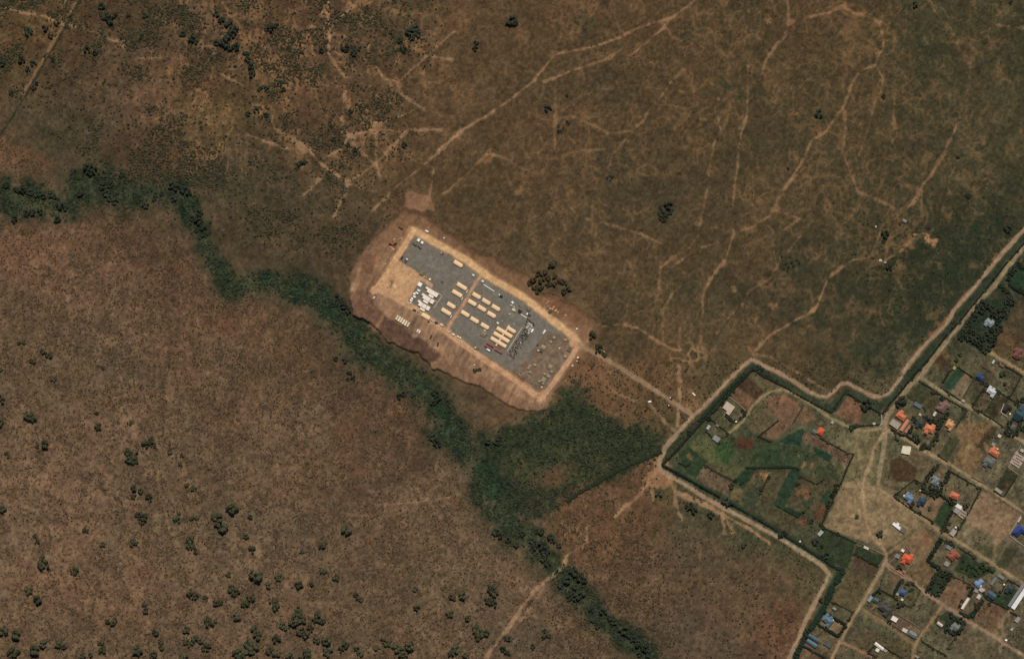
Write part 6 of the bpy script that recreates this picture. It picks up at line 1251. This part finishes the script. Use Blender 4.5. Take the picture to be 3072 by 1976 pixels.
many('2850,1545,6 2844,1556,7 2838,1566,7 2846,1570,6 2832,1580,8 2826,1590,7 2856,1534,6 2840,1590,7', 'dark yard bush', 'dark', 'bushes beside the dark crops')
many('2816,1708,8 2810,1720,8 2802,1732,8 2796,1744,8 2788,1756,8 2782,1768,8 2838,1716,8 2850,1722,8 2846,1734,7 2836,1746,7 2828,1758,8 2820,1770,8 2812,1782,8 2798,1778,7 2826,1724,7 2818,1746,6', 'dark plot tree', 'dark', 'trees of the narrow shaded plot', 'tree', 'tree')
many('2905,1690,7 2916,1698,7 2928,1704,7 2940,1698,7 2952,1706,7 2965,1704,8 2978,1708,9 2914,1714,6 2926,1720,6 2936,1714,6 2900,1704,6 2908,1726,5 2890,1680,6 2950,1690,6 2886,1700,6', 'leafy orchard tree', 'green', 'trees of the young orchard', 'tree', 'tree')
many('2822,1620,7 2838,1624,7 2850,1628,8 2858,1634,7 2812,1636,6 2804,1650,6 2796,1662,6', 'dark lane tree', 'dark', 'garden trees by the leafy square', 'tree', 'tree')
many('2854,1842,8 2862,1852,7 2880,1858,9 2888,1868,9 2884,1882,9 2876,1892,9 2864,1898,9 2852,1892,9 2842,1884,8 2846,1868,8 2838,1890,7 2856,1866,7', 'tall crowded tree', 'dark', 'trees crowding the greyish green house', 'tree', 'tree')
many('2904,1760,6 2912,1776,7 2908,1786,7 2926,1812,6 2936,1818,6 2886,1800,6 2880,1816,6 2918,1764,6 2952,1778,6 2958,1790,6', 'dark shed-side bush', 'dark', 'bushes among the crowded sheds')
many('2510,1456,7 2504,1470,8 2496,1484,7 2488,1506,9 2484,1516,7 2478,1534,5 2460,1572,5 2392,1446,7 2388,1456,5 2430,1478,4', 'dark farm tree', 'dark', 'trees in the farm hedge', 'tree', 'tree')
many('2185,1250,6 2192,1256,6 2200,1260,6 2180,1244,5 2222,1252,6 2232,1244,7 2238,1236,5 2228,1232,6', 'dark yard-edge bush', 'dark', 'bushes round the unfinished corner house')
many('2200,1172,6 2190,1182,6 2178,1192,6 2166,1210,6 2150,1222,6 2140,1232,6 2276,1100,7 2286,1108,6 2300,1128,6 2330,1142,5', 'dark verge bush', 'dark', 'bushes in the boundary verge')
many('3058,790,7 3046,804,8 3036,820,8 3028,836,7 3000,856,6 3012,866,7 3024,876,7 3060,862,7 3072,872,8', 'dark hedge tree', 'dark', 'trees of the upper field hedge', 'tree', 'tree')

gt = random.Random(404)
for lab, s_, w_, h_, c_ in HG[6:-3]:
    P = resample(pts(s_), 9)
    for (u, v) in P:
        if gt.random() < .2: tree('hedge tree', u + gt.uniform(-3, 3), v + gt.uniform(-3, 3), gt.uniform(3.6, 6.4), gt.choice(('dark', 'dark', 'green', 'brown')), 'trees growing in the village hedges', 'hedge tree', 'hedge_tree')
# ------------------------------------------------------------------ low scrub and grass tussocks, too many to count
def scrub(name, label, n, dens, rmin, rmax, hfac, rgb, var, seed, area=(-40, -40, 3112, 2016), sides=5):
    r = np.random.default_rng(seed); u0, v0, u1, v1 = area
    D = dens[NO:NO + len(inner_v), NO:NO + len(inner_u)]
    got = []; tot = 0
    while tot < n:
        u = r.uniform(u0, u1, n * 2); v = r.uniform(v0, v1, n * 2)
        d = D[((v - inner_v[0]) / STEP).astype(int), ((u - inner_u[0]) / STEP).astype(int)]
        k = r.random(n * 2) < d; got.append(np.stack([u[k], v[k]], 1)); tot += int(k.sum())
        if len(got) > 12: break
    P = np.concatenate(got)[:n]; n = len(P)
    zi = Z[NO:NO + len(inner_v), NO:NO + len(inner_u)][((P[:, 1] - inner_v[0]) / STEP).round().astype(int), ((P[:, 0] - inner_u[0]) / STEP).round().astype(int)]
    x = (P[:, 0] - 1536) * S; y = (988 - P[:, 1]) * S; R = rmin + (rmax - rmin) * r.random(n) ** 2.2
    a = np.arange(sides) * 2 * math.pi / sides; ph = r.uniform(0, 6.3, n)
    ang = a[None] + ph[:, None]; rad = R[:, None] * r.uniform(.65, 1.3, (n, sides)); h = R * hfac * r.uniform(.7, 1.2, n)
    lo = np.stack([x[:, None] + rad * np.cos(ang), y[:, None] + rad * np.sin(ang), np.repeat((zi - .12)[:, None], sides, 1)], 2)
    rad2 = rad * r.uniform(.45, .8, (n, sides)); mi = np.stack([x[:, None] + rad2 * np.cos(ang + .3), y[:, None] + rad2 * np.sin(ang + .3), (zi + h)[:, None] * np.ones(sides) - r.uniform(0, .35, (n, sides)) * h[:, None]], 2)
    vs = np.concatenate([lo, mi], 1).reshape(-1, 3); b0 = (np.arange(n) * 2 * sides)[:, None]
    i = np.arange(sides); j = (i + 1) % sides
    quads = np.stack([b0 + i, b0 + j, b0 + sides + j, b0 + sides + i], 2).reshape(-1, 4)
    cap = b0 + sides + i[None]
    me = bpy.data.meshes.new(name); me.vertices.add(len(vs)); me.vertices.foreach_set('co', vs.astype(np.float32).ravel())
    li = np.concatenate([quads.ravel(), cap.ravel()]).astype(np.int32); me.loops.add(len(li)); me.loops.foreach_set('vertex_index', li)
    st = np.concatenate([np.arange(len(quads)) * 4, len(quads) * 4 + np.arange(n) * sides]).astype(np.int32); me.polygons.add(len(st)); me.polygons.foreach_set('loop_start', st)
    me.update(calc_edges=True)
    c = lin(np.clip(np.array(rgb, float) + r.normal(size=(n, 1)) * np.array(var) + r.normal(size=(n, 3)) * 1.6, 8, 200)) / KA
    cc = np.ones((n, 2 * sides, 4), np.float32); cc[..., :3] = c[:, None, :]
    ca = me.color_attributes.new('tone', 'FLOAT_COLOR', 'POINT'); ca.data.foreach_set('color', cc.ravel()); me.materials.append(SM)
    o = bpy.data.objects.new(name, me); COL.objects.link(o); return tag(o, label, 'vegetation', None, 'stuff')
SM = vmat('scrub', ((1.3, .3),))
inpad = np.zeros(U.shape); inpad[psl] = 1 - ss(-2, 6, PD)
free = (ZONE == 0) * (1 - inpad); bright = C.sum(2) / 3.0
notrack = 1 - ss(84, 104, bright)
vill = np.zeros(U.shape, bool); vsl, VD = poly_sd(pts('2250,1085 2480,1210 2540,1165 2640,1210 3130,640 3200,2100 2340,2100 2490,1715 1985,1400'), 20, 0.0); vill[vsl] = VD < 0
clump = ss(.42, .68, fbm(U, V, 60, 401, 3)); clump2 = ss(.40, .62, fbm(U, V, 34, 431, 2))
swr = ss(0, 1, (V - (520 + (U - 300) * .62)) / 120.0) * (1 - ss(1880, 2000, U - (V - 1500) * .2)) * (~vill)
nwr = np.clip((1 - ss(1150, 1420, U + V * .3)) * (1 - ss(380, 600, V - U * .25)), 0, 1) * (1 - ss(-1, 1, (V - (230 + U * .9)) / 60.0) * (1 - ss(260, 420, U)))
ser = (U > 1650) * (V > 1380) * (~vill)
nd = free * (1 - GREEN) * notrack
scrub('dry_scrub', 'countless small dark thorn shrubs dotting the reddish plain below the stream', 56000, np.clip(nd * (.35 + .65 * clump2) * (.9 * swr + .0), 0, 1), .6, 1.6, .85, (72, 60, 45), (9, 7, 5), 1)
scrub('bushy_scrub', 'dense dark bushes covering the upper corner plain', 20000, np.clip(free * (1 - GREEN) * (1 - ss(96, 118, bright)) * (.10 + .9 * clump) * nwr, 0, 1), .7, 2.3, 1.0, (62, 60, 44), (8, 8, 6), 2)
scrub('plain_tussocks', 'scattered low shrubs and tussocks on the open plain beyond the camp', 12000, np.clip(nd * (.15 + .85 * clump) * ss(1150, 1400, U + V * .3) * (1 - ss(960, 1150, V - (U > 1650) * 120)) * (~vill), 0, 1), .4, 1.2, .8, (60, 54, 38), (9, 9, 6), 3)
scrub('stream_thicket', 'low green thicket filling the stream bed and the green wedge', 15000, np.clip(free * np.maximum(GREEN * (.4 + .6 * clump2), WG * (.25 + .75 * clump2)) * (~vill), 0, 1), .6, 2.3, 1.0, (50, 57, 42), (8, 9, 7), 4)
scrub('lower_scrub', 'low shrubs in the scrub between the stream and the village road', 6500, np.clip(nd * (.2 + .8 * clump2) * ser + nd * (U > 1700) * (V > 1080) * (V < 1420) * (~vill), 0, 1), .5, 1.9, 1.0, (60, 60, 42), (9, 9, 7), 5)
scrub('garden_weeds', 'weeds and small shrubs in the village plots and verges', 8000, np.clip(vill * ((ZONE == 0) * .6 + np.isin(ZONE, [k for k in ZN if ZN[k] == 'field']) * .7) * (1 - ss(76, 98, bright)) * (.12 + .88 * clump2), 0, 1), .35, 1.5, .9, (54, 56, 40), (8, 9, 7), 6)
scrub('verge_shrubs', 'rough green shrubs crowding the verges of the boundary road', 4200, np.clip(VERGE * (ZONE == 0) * (.35 + .65 * clump2), 0, 1), .6, 1.9, 1.0, (48, 57, 42), (9, 11, 9), 8)
scrub('plain_greenery', 'green bushy cover on the far plain beside the double road', 5000, np.clip(free * ss(2450, 2700, U - (V - 800) * .5) * ss(560, 700, V) * (~vill) * (bright < 62) * (.2 + .8 * clump2), 0, 1), .5, 1.9, .9, (48, 57, 42), (6, 8, 6), 7)
